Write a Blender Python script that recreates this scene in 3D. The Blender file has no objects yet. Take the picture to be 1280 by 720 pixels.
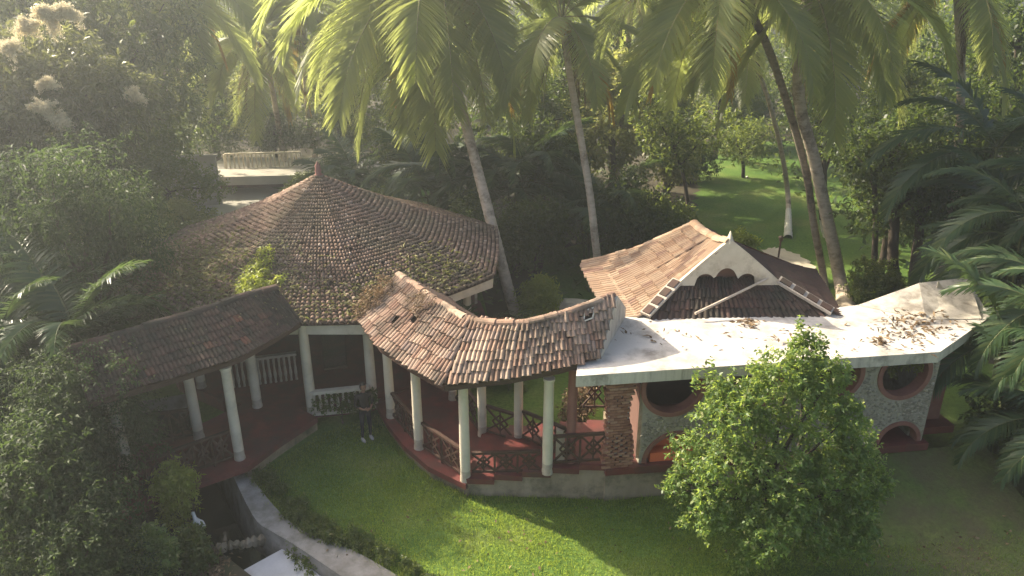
import bpy, bmesh, math, random
import numpy as np
from mathutils import Vector, Matrix, Euler

R = math.radians
SC = bpy.context.scene
COL = SC.collection
# ------------------------------------------------------------------ camera, sky, sun, exposure
CAM_H, CAM_PITCH, CAM_F = 11.5, R(22.5), 950.0 / 1280.0
cam = bpy.data.cameras.new("camera")
cam.sensor_width = 36.0
cam.lens = 36.0 * CAM_F
cam.clip_start, cam.clip_end = 0.1, 3000
camo = bpy.data.objects.new("camera", cam)
COL.objects.link(camo)
camo.location = (0, 0, CAM_H)
camo.rotation_euler = (R(90) - CAM_PITCH, 0, 0)
SC.camera = camo

SUN_EL = R(33)
SUN_TRAVEL = Vector((0.86, -0.51))            # horizontal direction the light travels
SUN_TRAVEL.normalize()
w = bpy.data.worlds.new("World")
SC.world = w
w.use_nodes = True
nt = w.node_tree
nt.nodes.clear()
sky = nt.nodes.new("ShaderNodeTexSky")
sky.sky_type = 'NISHITA'
sky.sun_disc = False
sky.sun_elevation = SUN_EL
sky.sun_rotation = math.atan2(-SUN_TRAVEL.x, -SUN_TRAVEL.y)
sky.dust_density = 6.0
sky.air_density = 0.8
sky.ozone_density = 0.6
bg = nt.nodes.new("ShaderNodeBackground")
bg.inputs[1].default_value = 0.15
wo = nt.nodes.new("ShaderNodeOutputWorld")
nt.links.new(sky.outputs[0], bg.inputs[0])
nt.links.new(bg.outputs[0], wo.inputs[0])

sl = bpy.data.lights.new("sun", 'SUN')
sl.energy = 5.0
sl.angle = R(0.5)
sl.color = (1.0, 0.90, 0.72)
so = bpy.data.objects.new("sun", sl)
COL.objects.link(so)
sd = Vector((SUN_TRAVEL.x * math.cos(SUN_EL), SUN_TRAVEL.y * math.cos(SUN_EL), -math.sin(SUN_EL)))
so.rotation_euler = sd.to_track_quat('-Z', 'Y').to_euler()

SC.view_settings.view_transform = 'Standard'
SC.view_settings.look = 'None'
SC.view_settings.gamma = 1.0
SC.view_settings.use_curve_mapping = False
SC.view_settings.exposure = 1.25
SC.view_settings.use_white_balance = True
SC.view_settings.white_balance_temperature = 6600
try:
    SC.cycles.max_bounces = 6
    SC.cycles.diffuse_bounces = 3
    SC.cycles.glossy_bounces = 2
    SC.cycles.transmission_bounces = 4
    SC.cycles.volume_bounces = 0
    SC.cycles.use_denoising = True
except Exception:
    pass

random.seed(7)
RNG = np.random.default_rng(11)


def G(u, v, z=0.0):
    """point at height z seen at photo pixel (u, v)"""
    a, b = (u - 640) / 950.0, (v - 360) / 950.0
    dy, dz = math.cos(CAM_PITCH) - b * math.sin(CAM_PITCH), -math.sin(CAM_PITCH) - b * math.cos(CAM_PITCH)
    t = (z - CAM_H) / dz
    return Vector((a * t, dy * t, z))


def D(u, v, y):
    """point at distance y seen at photo pixel (u, v)"""
    a, b = (u - 640) / 950.0, (v - 360) / 950.0
    dy, dz = math.cos(CAM_PITCH) - b * math.sin(CAM_PITCH), -math.sin(CAM_PITCH) - b * math.cos(CAM_PITCH)
    t = y / dy
    return Vector((a * t, y, CAM_H + dz * t))


# ------------------------------------------------------------------ materials
def new_mat(name):
    m = bpy.data.materials.new(name)
    m.use_nodes = True
    n = m.node_tree
    n.nodes.clear()
    out = n.nodes.new("ShaderNodeOutputMaterial")
    p = n.nodes.new("ShaderNodeBsdfPrincipled")
    n.links.new(p.outputs[0], out.inputs[0])
    return m, n, p, out


def ramp(n, stops):
    r = n.nodes.new("ShaderNodeValToRGB")
    e = r.color_ramp.elements
    while len(e) > 1:
        e.remove(e[-1])
    e[0].position = stops[0][0]
    e[0].color = (*stops[0][1], 1)
    for p, c in stops[1:]:
        x = e.new(p)
        x.color = (*c, 1)
    return r


def noise(n, scale, detail=4, rough=0.6, coord="Object", stretch=None):
    tc = n.nodes.new("ShaderNodeTexCoord")
    t = n.nodes.new("ShaderNodeTexNoise")
    t.inputs["Scale"].default_value = scale
    t.inputs["Detail"].default_value = detail
    t.inputs["Roughness"].default_value = rough
    if stretch:
        mp = n.nodes.new("ShaderNodeMapping")
        mp.inputs["Scale"].default_value = stretch
        n.links.new(tc.outputs[coord], mp.inputs[0])
        n.links.new(mp.outputs[0], t.inputs[0])
    else:
        n.links.new(tc.outputs[coord], t.inputs[0])
    return t


def mix(n, fac, a, b, mode='MIX'):
    m = n.nodes.new("ShaderNodeMix")
    m.data_type = 'RGBA'
    m.blend_type = mode
    for s, v in ((m.inputs[0], fac), (m.inputs[6], a), (m.inputs[7], b)):
        if hasattr(v, "is_linked"):
            n.links.new(v, s)
        elif isinstance(v, (int, float)):
            s.default_value = v
        else:
            s.default_value = (*v, 1)
    return m.outputs[2]


def surf(name, stops, scale=3.0, rough=0.8, bump=0.3, bscale=20.0, stain=None, stain_scale=0.7, spec=0.3, stretch=None, stain_lo=0.5, stain_hi=0.68):
    m, n, p, out = new_mat(name)
    t = noise(n, scale, 5, 0.65, stretch=stretch)
    r = ramp(n, stops)
    n.links.new(t.outputs[0], r.inputs[0])
    c = r.outputs[0]
    if stain:
        s = noise(n, stain_scale, 6, 0.7)
        sr = ramp(n, [(stain_lo, (0, 0, 0)), (stain_hi, (1, 1, 1))])
        n.links.new(s.outputs[0], sr.inputs[0])
        c = mix(n, sr.outputs[0], c, stain)
    n.links.new(c, p.inputs["Base Color"])
    p.inputs["Roughness"].default_value = rough
    p.inputs["Specular IOR Level"].default_value = spec
    if bump:
        b = n.nodes.new("ShaderNodeBump")
        b.inputs["Strength"].default_value = bump
        b.inputs["Distance"].default_value = 0.02
        bt = noise(n, bscale, 5, 0.6)
        n.links.new(bt.outputs[0], b.inputs["Height"])
        n.links.new(b.outputs[0], p.inputs["Normal"])
    return m


def leaf_mat(name, stops, trans=(0.20, 0.28, 0.03), tfac=0.4, rough=0.45, nscale=0.6, spec=0.35):
    """leaves: colour per leaf, clump-wise variation, light shining through"""
    m, n, p, out = new_mat(name)
    g = n.nodes.new("ShaderNodeNewGeometry")
    r = ramp(n, stops)
    n.links.new(g.outputs["Random Per Island"], r.inputs[0])
    t = noise(n, nscale, 3)
    hr = ramp(n, [(0.3, (0.62, 0.66, 0.62)), (0.7, (1.25, 1.2, 1.05))])
    n.links.new(t.outputs[0], hr.inputs[0])
    c = mix(n, 1.0, r.outputs[0], hr.outputs[0], 'MULTIPLY')
    n.links.new(c, p.inputs["Base Color"])
    p.inputs["Roughness"].default_value = rough
    p.inputs["Specular IOR Level"].default_value = spec
    tr = n.nodes.new("ShaderNodeBsdfTranslucent")
    tr.inputs[0].default_value = (*trans, 1)
    ms = n.nodes.new("ShaderNodeMixShader")
    ms.inputs[0].default_value = tfac
    n.links.new(p.outputs[0], ms.inputs[1])
    n.links.new(tr.outputs[0], ms.inputs[2])
    n.links.new(ms.outputs[0], out.inputs[0])
    return m


def piece_mat(name, stops, rough=0.85, moss=None, moss_amt=0.6, nscale=1.2, bump=0.4, island=True, dirt=0.5):
    """fired clay: a colour for each piece, blotches of dirt and moss over all of them"""
    m, n, p, out = new_mat(name)
    oi = n.nodes.new("ShaderNodeObjectInfo")
    src = oi.outputs["Random"]
    if island:
        g = n.nodes.new("ShaderNodeNewGeometry")
        src = g.outputs["Random Per Island"]
    r = ramp(n, stops)
    n.links.new(src, r.inputs[0])
    t = noise(n, 9.0, 4, 0.7, coord="Object")
    tr = ramp(n, [(0.3, (0.55, 0.52, 0.5)), (0.7, (1.15, 1.12, 1.1))])
    n.links.new(t.outputs[0], tr.inputs[0])
    c = mix(n, dirt, r.outputs[0], mix(n, 1.0, r.outputs[0], tr.outputs[0], 'MULTIPLY'))
    if moss:
        g2 = n.nodes.new("ShaderNodeNewGeometry")
        nn = n.nodes.new("ShaderNodeTexNoise")
        nn.inputs["Scale"].default_value = nscale
        nn.inputs["Detail"].default_value = 6
        nn.inputs["Roughness"].default_value = 0.7
        n.links.new(g2.outputs["Position"], nn.inputs[0])
        mr = ramp(n, [(0.45, (0, 0, 0)), (0.62, (moss_amt,) * 3)])
        n.links.new(nn.outputs[0], mr.inputs[0])
        c = mix(n, mr.outputs[0], c, moss)
    n.links.new(c, p.inputs["Base Color"])
    p.inputs["Roughness"].default_value = rough
    p.inputs["Specular IOR Level"].default_value = 0.25
    b = n.nodes.new("ShaderNodeBump")
    b.inputs["Strength"].default_value = bump
    b.inputs["Distance"].default_value = 0.01
    bt = noise(n, 40.0, 4)
    n.links.new(bt.outputs[0], b.inputs["Height"])
    n.links.new(b.outputs[0], p.inputs["Normal"])
    return m


M = {}
M['clay'] = piece_mat('clay_tile', [(0, (0.20, 0.122, 0.085)), (0.3, (0.31, 0.20, 0.143)), (0.6, (0.37, 0.26, 0.188)), (0.85, (0.44, 0.33, 0.245)), (1, (0.24, 0.175, 0.145))],
                      island=False, moss=(0.085, 0.07, 0.05), moss_amt=0.75, nscale=1.3)
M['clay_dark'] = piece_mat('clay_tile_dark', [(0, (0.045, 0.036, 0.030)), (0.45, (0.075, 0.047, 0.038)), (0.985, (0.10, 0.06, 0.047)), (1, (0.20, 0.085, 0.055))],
                           island=False, moss=(0.045, 0.045, 0.03), moss_amt=0.6)  # shade is worked into this clay colour along with the moss
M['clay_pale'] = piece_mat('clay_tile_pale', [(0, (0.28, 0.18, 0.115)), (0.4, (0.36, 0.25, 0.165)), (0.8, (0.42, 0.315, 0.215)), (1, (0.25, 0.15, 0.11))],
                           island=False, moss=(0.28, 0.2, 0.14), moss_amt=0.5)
M['clay_cone'] = piece_mat('clay_tile_cone', [(0, (0.15, 0.093, 0.066)), (0.4, (0.215, 0.138, 0.097)), (0.8, (0.275, 0.188, 0.135)), (0.96, (0.36, 0.25, 0.19)), (1, (0.46, 0.36, 0.28))],
                           island=True, moss=(0.12, 0.11, 0.065), moss_amt=0.6, nscale=0.55)
M['brick'] = piece_mat('brick', [(0, (0.22, 0.10, 0.065)), (0.5, (0.30, 0.145, 0.095)), (1, (0.38, 0.22, 0.15))], island=False)
M['mortar'] = surf('mortar', [(0.3, (0.36, 0.31, 0.25)), (0.7, (0.46, 0.41, 0.34))], 8)
M['white'] = surf('white_plaster', [(0.3, (0.56, 0.49, 0.37)), (0.7, (0.66, 0.59, 0.46))], 2, 0.8, 0.2, 30, stain=(0.42, 0.38, 0.30), stain_scale=1.6, stain_lo=0.52, stain_hi=0.8)
M['foot'] = surf('splashed_plaster', [(0.3, (0.34, 0.27, 0.20)), (0.7, (0.52, 0.45, 0.35))], 5, 0.85, 0.2, 30)
M['slab'] = surf('roof_screed', [(0.3, (0.47, 0.435, 0.385)), (0.7, (0.58, 0.54, 0.48))], 0.8, 0.85, 0.3, 25, stain=(0.19, 0.165, 0.135), stain_scale=1.1, stain_lo=0.48, stain_hi=0.74)
M['rim'] = surf('slab_rim', [(0.3, (0.30, 0.265, 0.21)), (0.45, (0.50, 0.45, 0.37)), (0.7, (0.60, 0.55, 0.46))], 3.5, 0.85, 0.2, 25, stain=(0.24, 0.21, 0.17), stain_scale=1.5, stretch=(1.6, 1.6, .25))
M['board'] = surf('cream_board', [(0.3, (0.52, 0.45, 0.34)), (0.7, (0.62, 0.55, 0.43))], 3, 0.75, 0.15, 30, stain=(0.32, 0.26, 0.18), stain_scale=1.2)
M['red'] = surf('red_oxide', [(0.3, (0.12, 0.030, 0.027)), (0.7, (0.19, 0.046, 0.038))], 2.0, 0.5, 0.1, 30, stain=(0.085, 0.045, 0.038), stain_scale=1.4, spec=0.4, stain_lo=.42, stain_hi=.7)
M['red_bright'] = surf('red_paint', [(0.3, (0.70, 0.15, 0.07)), (0.7, (0.78, 0.19, 0.09))], 2.0, 0.5, 0.1, 30)
M['red_trim'] = surf('red_trim', [(0.3, (0.20, 0.085, 0.065)), (0.7, (0.27, 0.12, 0.095))], 3, 0.7, 0.2, 30)
M['plinth'] = surf('plinth_concrete', [(0.3, (0.22, 0.175, 0.115)), (0.7, (0.34, 0.275, 0.19))], 2.2, 0.9, 0.5, 14, stain=(0.09, 0.085, 0.05), stain_scale=0.9, stretch=(1, 1, 0.3))
M['concrete'] = surf('concrete', [(0.3, (0.24, 0.22, 0.19)), (0.7, (0.36, 0.335, 0.30))], 1.5, 0.9, 0.5, 12, stain=(0.13, 0.125, 0.09), stain_scale=1.6, stain_lo=.45, stain_hi=.72)
M['pale_floor'] = surf('pale_concrete', [(0.3, (0.46, 0.455, 0.45)), (0.7, (0.58, 0.575, 0.57))], 2, 0.6, 0.1, 12, stain=(0.36, 0.35, 0.31), stain_scale=1.8, stain_lo=.54, stain_hi=.8)
M['paving'] = surf('yard_paving', [(0.3, (0.34, 0.32, 0.27)), (0.7, (0.44, 0.41, 0.35))], 0.6, 0.9, 0.2, 8)
M['sandy'] = surf('sandy_path', [(0.3, (0.42, 0.36, 0.27)), (0.7, (0.56, 0.50, 0.40))], 1.2, 0.95, 0.4, 10)
M['rubble_wall'] = surf('rubble_wall', [(0.3, (0.30, 0.27, 0.21)), (0.7, (0.40, 0.365, 0.29))], 6, 0.95, 0.9, 18, stain=(0.15, 0.12, 0.085), stain_scale=1.0)
M['pebble'] = piece_mat('pebble', [(0, (0.22, 0.20, 0.155)), (0.5, (0.33, 0.30, 0.235)), (1, (0.44, 0.40, 0.32))])
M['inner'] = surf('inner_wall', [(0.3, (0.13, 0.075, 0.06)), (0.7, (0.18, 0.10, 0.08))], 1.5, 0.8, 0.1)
M['wood'] = surf('dark_wood', [(0.3, (0.045, 0.024, 0.018)), (0.7, (0.085, 0.045, 0.032))], 6, 0.6, 0.2, 30, stretch=(1, 1, 8))
M['pole'] = surf('pale_pole', [(0.3, (0.42, 0.34, 0.26)), (0.7, (0.56, 0.48, 0.38))], 6, 0.8, 0.2)
M['trunk_palm'] = surf('palm_bark', [(0.25, (0.33, 0.265, 0.195)), (0.5, (0.48, 0.395, 0.30)), (0.75, (0.58, 0.49, 0.385))], 3.0, 0.95, 0.9, 16, stain=(0.12, 0.095, 0.065), stain_scale=1.3, stretch=(1, 1, 3))
M['trunk_dark'] = surf('old_palm_bark', [(0.25, (0.19, 0.15, 0.11)), (0.5, (0.29, 0.235, 0.175)), (0.75, (0.38, 0.315, 0.24))], 3.0, 0.95, 0.9, 16, stain=(0.09, 0.07, 0.05), stain_scale=1.3, stretch=(1, 1, 3))
M['bark'] = surf('dark_bark', [(0.3, (0.045, 0.035, 0.026)), (0.7, (0.10, 0.078, 0.055))], 5, 0.95, 0.9, 18, stretch=(1, 1, 0.25))
M['bark_pale'] = surf('grey_bark', [(0.3, (0.14, 0.115, 0.085)), (0.7, (0.24, 0.20, 0.155))], 5, 0.95, 0.8, 18, stretch=(1, 1, 0.4))
M['lime'] = surf('limewash', [(0.3, (0.55, 0.51, 0.43)), (0.7, (0.70, 0.66, 0.58))], 5, 0.9, 0.4)
M['stem'] = surf('green_stem', [(0.3, (0.06, 0.075, 0.028)), (0.7, (0.12, 0.13, 0.05))], 5, 0.7, 0.1)
M['rachis'] = surf('frond_rib', [(0.3, (0.22, 0.20, 0.07)), (0.7, (0.32, 0.27, 0.11))], 5, 0.6, 0.1)
M['soil'] = surf('leaf_soil', [(0.3, (0.04, 0.034, 0.02)), (0.5, (0.06, 0.05, 0.03)), (0.7, (0.04, 0.052, 0.018))], 0.9, 0.95, 0.8, 8)
M['hair'] = surf('black_hair', [(0.3, (0.012, 0.010, 0.009)), (0.7, (0.022, 0.018, 0.015))], 20, 0.5, 0.2)
M['skin'] = surf('brown_skin', [(0.3, (0.22, 0.12, 0.08)), (0.7, (0.27, 0.15, 0.10))], 6, 0.55, 0.05)
M['shirt'] = surf('dark_shirt', [(0.3, (0.022, 0.019, 0.018)), (0.7, (0.034, 0.03, 0.027))], 10, 0.9, 0.2)
M['trousers'] = surf('navy_trousers', [(0.3, (0.012, 0.014, 0.024)), (0.7, (0.02, 0.023, 0.036))], 10, 0.9, 0.2)
M['shoe'] = surf('white_shoe', [(0.3, (0.42, 0.40, 0.37)), (0.7, (0.5, 0.48, 0.45))], 10, 0.6, 0.1)
M['feather'] = surf('white_feather', [(0.3, (0.72, 0.70, 0.64)), (0.7, (0.80, 0.78, 0.72))], 12, 0.8, 0.3)
M['beak'] = surf('orange_beak', [(0.3, (0.55, 0.25, 0.04)), (0.7, (0.6, 0.3, 0.06))], 12, 0.5, 0.1)

M['coco'] = leaf_mat('coconut_leaf', [(0, (0.13, 0.155, 0.06)), (0.6, (0.19, 0.215, 0.09)), (0.9, (0.25, 0.26, 0.10)), (1, (0.34, 0.30, 0.10))], (0.54, 0.60, 0.17), 0.55, 0.38, 0.4)
M['coco_old'] = leaf_mat('coconut_leaf_old', [(0, (0.17, 0.11, 0.04)), (0.5, (0.26, 0.18, 0.05)), (1, (0.34, 0.24, 0.06))], (0.55, 0.36, 0.05), 0.45, 0.6, 0.4)
M['coco_dead'] = leaf_mat('coconut_leaf_dead', [(0, (0.09, 0.06, 0.035)), (1, (0.17, 0.11, 0.06))], (0.2, 0.12, 0.04), 0.25, 0.8, 0.4)
M['areca'] = leaf_mat('areca_leaf', [(0, (0.03, 0.062, 0.028)), (0.7, (0.050, 0.088, 0.038)), (1, (0.11, 0.135, 0.055))], (0.13, 0.20, 0.05), 0.33, 0.38, 0.5)
M['leaf_dark'] = leaf_mat('leaf_dark', [(0, (0.026, 0.05, 0.018)), (0.65, (0.048, 0.08, 0.027)), (0.93, (0.085, 0.105, 0.036)), (1, (0.15, 0.14, 0.05))], (0.18, 0.25, 0.04), 0.38)
M['leaf_mid'] = leaf_mat('leaf_mid', [(0, (0.045, 0.08, 0.026)), (0.6, (0.08, 0.12, 0.038)), (0.92, (0.14, 0.165, 0.055)), (1, (0.24, 0.21, 0.07))], (0.30, 0.37, 0.06), 0.42)
M['leaf_light'] = leaf_mat('leaf_light', [(0, (0.10, 0.12, 0.05)), (0.6, (0.17, 0.19, 0.08)), (0.9, (0.25, 0.255, 0.12)), (1, (0.36, 0.31, 0.10))], (0.46, 0.48, 0.12), 0.48)
M['leaf_mango'] = leaf_mat('leaf_mango', [(0, (0.05, 0.065, 0.03)), (0.6, (0.085, 0.105, 0.045)), (1, (0.17, 0.165, 0.075))], (0.24, 0.26, 0.07), 0.4, 0.4)
M['leaf_bush'] = leaf_mat('leaf_bush', [(0, (0.07, 0.13, 0.045)), (0.55, (0.115, 0.19, 0.066)), (0.9, (0.19, 0.25, 0.10)), (1, (0.38, 0.37, 0.19))], (0.42, 0.54, 0.09), 0.46, 0.42, 0.8)
M['leaf_lime'] = leaf_mat('leaf_yellow_green', [(0, (0.16, 0.21, 0.04)), (0.6, (0.25, 0.30, 0.06)), (1, (0.38, 0.39, 0.11))], (0.42, 0.48, 0.05), 0.45)
M['leaf_shaded'] = leaf_mat('leaf_shaded', [(0, (0.024, 0.042, 0.018)), (0.65, (0.045, 0.074, 0.030)), (0.94, (0.075, 0.105, 0.044)), (1, (0.13, 0.145, 0.06))], (0.11, 0.17, 0.04), 0.33, 0.6, 0.6, 0.2)  # leaf colours darkened to carry the shade of the left bank
M['leaf_dry'] = leaf_mat('dry_leaf', [(0, (0.10, 0.065, 0.04)), (0.6, (0.20, 0.135, 0.08)), (1, (0.34, 0.25, 0.16))], (0.2, 0.12, 0.05), 0.2, 0.8)
M['leaf_moss'] = leaf_mat('roof_weed_leaf', [(0, (0.06, 0.065, 0.028)), (0.6, (0.12, 0.115, 0.05)), (1, (0.24, 0.21, 0.10))], (0.2, 0.22, 0.05), 0.3, 0.7)
M['blossom'] = leaf_mat('cream_blossom', [(0, (0.62, 0.52, 0.36)), (0.5, (0.76, 0.68, 0.50)), (1, (0.86, 0.80, 0.66))], (0.8, 0.72, 0.5), 0.4, 0.8, 1.0)
M['grass_blade'] = leaf_mat('grass_blade', [(0, (0.072, 0.145, 0.035)), (0.6, (0.12, 0.205, 0.05)), (0.9, (0.19, 0.25, 0.075)), (1, (0.36, 0.33, 0.16))], (0.47, 0.58, 0.08), 0.55, 0.6, 0.35)


def lawn_mat():
    m, n, p, out = new_mat('lawn')
    t1 = noise(n, 0.35, 6, 0.65)
    t2 = noise(n, 9.0, 5, 0.75)
    r1 = ramp(n, [(0.3, (0.07, 0.14, 0.032)), (0.5, (0.11, 0.18, 0.04)), (0.72, (0.20, 0.22, 0.075))])
    n.links.new(t1.outputs[0], r1.inputs[0])
    r2 = ramp(n, [(0.3, (0.55, 0.6, 0.5)), (0.7, (1.3, 1.25, 1.2))])
    n.links.new(t2.outputs[0], r2.inputs[0])
    c = mix(n, 1.0, r1.outputs[0], r2.outputs[0], 'MULTIPLY')
    # trodden, bare earth at the right hand end of the building
    g = n.nodes.new("ShaderNodeNewGeometry")
    d = n.nodes.new("ShaderNodeVectorMath")
    d.operation = 'DISTANCE'
    d.inputs[1].default_value = (11.0, 14.0, 0)
    n.links.new(g.outputs["Position"], d.inputs[0])
    mr = n.nodes.new("ShaderNodeMapRange")
    mr.inputs[1].default_value = 2.0
    mr.inputs[2].default_value = 6.5
    mr.inputs[3].default_value = 0.75
    mr.inputs[4].default_value = 0.0
    n.links.new(d.outputs["Value"], mr.inputs[0])
    t3 = noise(n, 0.8, 6, 0.7)
    r3 = ramp(n, [(0.35, (0.25, 0.25, 0.25)), (0.6, (1, 1, 1))])
    n.links.new(t3.outputs[0], r3.inputs[0])
    f = n.nodes.new("ShaderNodeMath")
    f.operation = 'MULTIPLY'
    n.links.new(mr.outputs[0], f.inputs[0])
    n.links.new(r3.outputs[0], f.inputs[1])
    c = mix(n, f.outputs[0], c, (0.115, 0.092, 0.058))
    n.links.new(c, p.inputs["Base Color"])
    p.inputs["Roughness"].default_value = 0.95
    p.inputs["Specular IOR Level"].default_value = 0.1
    b = n.nodes.new("ShaderNodeBump")
    b.inputs["Strength"].default_value = 0.8
    b.inputs["Distance"].default_value = 0.05
    n.links.new(t2.outputs[0], b.inputs["Height"])
    n.links.new(b.outputs[0], p.inputs["Normal"])
    return m


M['lawn'] = lawn_mat()


def water_mat():
    m, n, p, out = new_mat('pond_water')
    p.inputs["Base Color"].default_value = (0.012, 0.014, 0.009, 1)
    p.inputs["Roughness"].default_value = 0.06
    p.inputs["Specular IOR Level"].default_value = 0.5
    b = n.nodes.new("ShaderNodeBump")
    b.inputs["Strength"].default_value = 0.12
    b.inputs["Distance"].default_value = 0.02
    t = noise(n, 5.0, 3)
    n.links.new(t.outputs[0], b.inputs["Height"])
    n.links.new(b.outputs[0], p.inputs["Normal"])
    return m


M['water'] = water_mat()


def glass_mat():
    m, n, p, out = new_mat('window_glass')
    p.inputs["Base Color"].default_value = (0.03, 0.032, 0.03, 1)
    p.inputs["Roughness"].default_value = 0.08
    p.inputs["Specular IOR Level"].default_value = 0.6
    tp = n.nodes.new("ShaderNodeBsdfTransparent")
    ms = n.nodes.new("ShaderNodeMixShader")
    ms.inputs[0].default_value = 0.35
    n.links.new(tp.outputs[0], ms.inputs[1])
    n.links.new(p.outputs[0], ms.inputs[2])
    n.links.new(ms.outputs[0], out.inputs[0])
    return m


M['glass'] = glass_mat()


# ------------------------------------------------------------------ mesh helpers
def link(name, me, parent=None):
    o = bpy.data.objects.new(name, me)
    COL.objects.link(o)
    if parent is not None:
        o.parent = parent
        o.matrix_parent_inverse = Matrix.Translation(-Vector(parent.location)) if parent.rotation_euler.z == 0 else (Matrix.Translation(parent.location) @ Euler(parent.rotation_euler).to_matrix().to_4x4()).inverted()
    return o


def tag(o, label=None, cat=None, group=None, kind=None):
    if label: o['label'] = label
    if cat: o['category'] = cat
    if group: o['group'] = group
    if kind: o['kind'] = kind
    return o


def thing(name, label, cat, loc, group=None):
    o = bpy.data.objects.new(name, None)
    COL.objects.link(o)
    o.empty_display_size = 0.2
    o.location = loc
    return tag(o, label, cat, group)


class MB:
    """collects boxes, tubes, prisms in world coordinates; build() links them as one object"""

    def __init__(self):
        self.v, self.f, self.mi, self.sm = [], [], [], []

    def add(self, vs, fs, mi=0, smooth=False):
        b = len(self.v)
        self.v += [tuple(x) for x in vs]
        self.f += [tuple(b + i for i in q) for q in fs]
        self.mi += [mi] * len(fs)
        self.sm += [smooth] * len(fs)
        return self

    def box(self, c, s, rot=0.0, mi=0, mat=None, taper=1.0):
        cx, cy, cz = c
        hx, hy, hz = s[0] / 2, s[1] / 2, s[2] / 2
        vs = []
        for z in (-1, 1):
            k = taper if z > 0 else 1.0
            for x, y in ((-1, -1), (1, -1), (1, 1), (-1, 1)):
                p = Vector((x * hx * k, y * hy * k, z * hz))
                if mat is not None:
                    p = mat @ p
                elif rot:
                    p.rotate(Euler((0, 0, rot)))
                vs.append((p.x + cx, p.y + cy, p.z + cz))
        return self.add(vs, [(0, 3, 2, 1), (4, 5, 6, 7), (0, 1, 5, 4), (1, 2, 6, 5), (2, 3, 7, 6), (3, 0, 4, 7)], mi)

    def bar(self, a, b, wd, ht, mi=0, up=(0, 0, 1)):
        a, b = Vector(a), Vector(b)
        d = (b - a)
        L = d.length
        d.normalize()
        u = Vector(up)
        s = d.cross(u)
        if s.length < 1e-4:
            s = d.cross(Vector((1, 0, 0)))
        s.normalize()
        n = s.cross(d)
        vs = []
        for p in (a, b):
            for i, j in ((-1, -1), (1, -1), (1, 1), (-1, 1)):
                vs.append(p + s * (i * wd / 2) + n * (j * ht / 2))
        return self.add(vs, [(0, 3, 2, 1), (4, 5, 6, 7), (0, 1, 5, 4), (1, 2, 6, 5), (2, 3, 7, 6), (3, 0, 4, 7)], mi)

    def tube(self, pts, rads, seg=8, mi=0, caps=True, smooth=True):
        pts = [Vector(p) for p in pts]
        n = len(pts)
        vs, fs = [], []
        prev = None
        for i, p in enumerate(pts):
            d = (pts[min(i + 1, n - 1)] - pts[max(i - 1, 0)])
            if d.length < 1e-6: d = Vector((0, 0, 1))
            d.normalize()
            if prev is None:
                s = d.cross(Vector((0.13, 1, 0.07)))
                if s.length < 0.05: s = d.cross(Vector((1, 0, 0)))
            else:
                s = prev - d * prev.dot(d)
            s.normalize()
            prev = s
            t = d.cross(s)
            for k in range(seg):
                a = 2 * math.pi * k / seg
                vs.append(p + (s * math.cos(a) + t * math.sin(a)) * rads[i])
        for i in range(n - 1):
            for k in range(seg):
                k2 = (k + 1) % seg
                fs.append((i * seg + k, i * seg + k2, (i + 1) * seg + k2, (i + 1) * seg + k))
        self.add(vs, fs, mi, smooth)
        if caps:
            self.add(vs[:seg], [tuple(range(seg - 1, -1, -1))], mi)
            self.add(vs[-seg:], [tuple(range(seg))], mi)
        return self

    def lathe(self, c, prof, seg=12, mi=0, smooth=True):
        return self.tube([(c[0], c[1], c[2] + z) for r, z in prof], [max(r, 1e-3) for r, z in prof], seg, mi, True, smooth)

    def prism(self, poly, z0, z1, mi=0, mi_side=None):
        n = len(poly)
        f0 = (lambda p: z0) if not callable(z0) else z0
        f1 = (lambda p: z1) if not callable(z1) else z1
        vs = [(p[0], p[1], f0(p)) for p in poly] + [(p[0], p[1], f1(p)) for p in poly]
        ar = sum(poly[i][0] * poly[(i + 1) % n][1] - poly[(i + 1) % n][0] * poly[i][1] for i in range(n))
        ids = list(range(n))
        top = [n + i for i in ids]
        bot = ids[::-1]
        if ar < 0:
            top, bot = top[::-1], bot[::-1]
        self.add(vs, [tuple(top), tuple(bot)], mi)
        side = []
        for i in range(n):
            j = (i + 1) % n
            q = (i, j, n + j, n + i)
            side.append(q if ar > 0 else q[::-1])
        self.add(vs, side, mi if mi_side is None else mi_side)
        return self

    def mesh(self, name, mats):
        me = bpy.data.meshes.new(name)
        me.from_pydata(self.v, [], self.f)
        for m in (mats if isinstance(mats, (list, tuple)) else [mats]):
            me.materials.append(m)
        me.polygons.foreach_set('material_index', self.mi)
        me.polygons.foreach_set('use_smooth', self.sm)
        me.update()
        return me

    def build(self, name, mats, parent=None):
        return link(name, self.mesh(name, mats), parent)


def np_mesh(name, V, F, mats, mi=None, smooth=False):
    """V (n,3) and F (m,k) arrays -> mesh, fast"""
    me = bpy.data.meshes.new(name)
    V = np.asarray(V, dtype=np.float32)
    F = np.asarray(F, dtype=np.int32)
    k = F.shape[1]
    me.vertices.add(len(V))
    me.vertices.foreach_set('co', V.ravel())
    me.loops.add(F.size)
    me.loops.foreach_set('vertex_index', F.ravel())
    me.polygons.add(len(F))
    me.polygons.foreach_set('loop_start', np.arange(0, F.size, k, dtype=np.int32))
    for m in (mats if isinstance(mats, (list, tuple)) else [mats]):
        me.materials.append(m)
    if mi is not None:
        me.polygons.foreach_set('material_index', np.asarray(mi, dtype=np.int32))
    me.update(calc_edges=True)
    if smooth:
        me.polygons.foreach_set('use_smooth', np.ones(len(F), dtype=bool))
    return me


def nrm(a):
    return a / np.maximum(np.linalg.norm(a, axis=1, keepdims=True), 1e-6)


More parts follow.
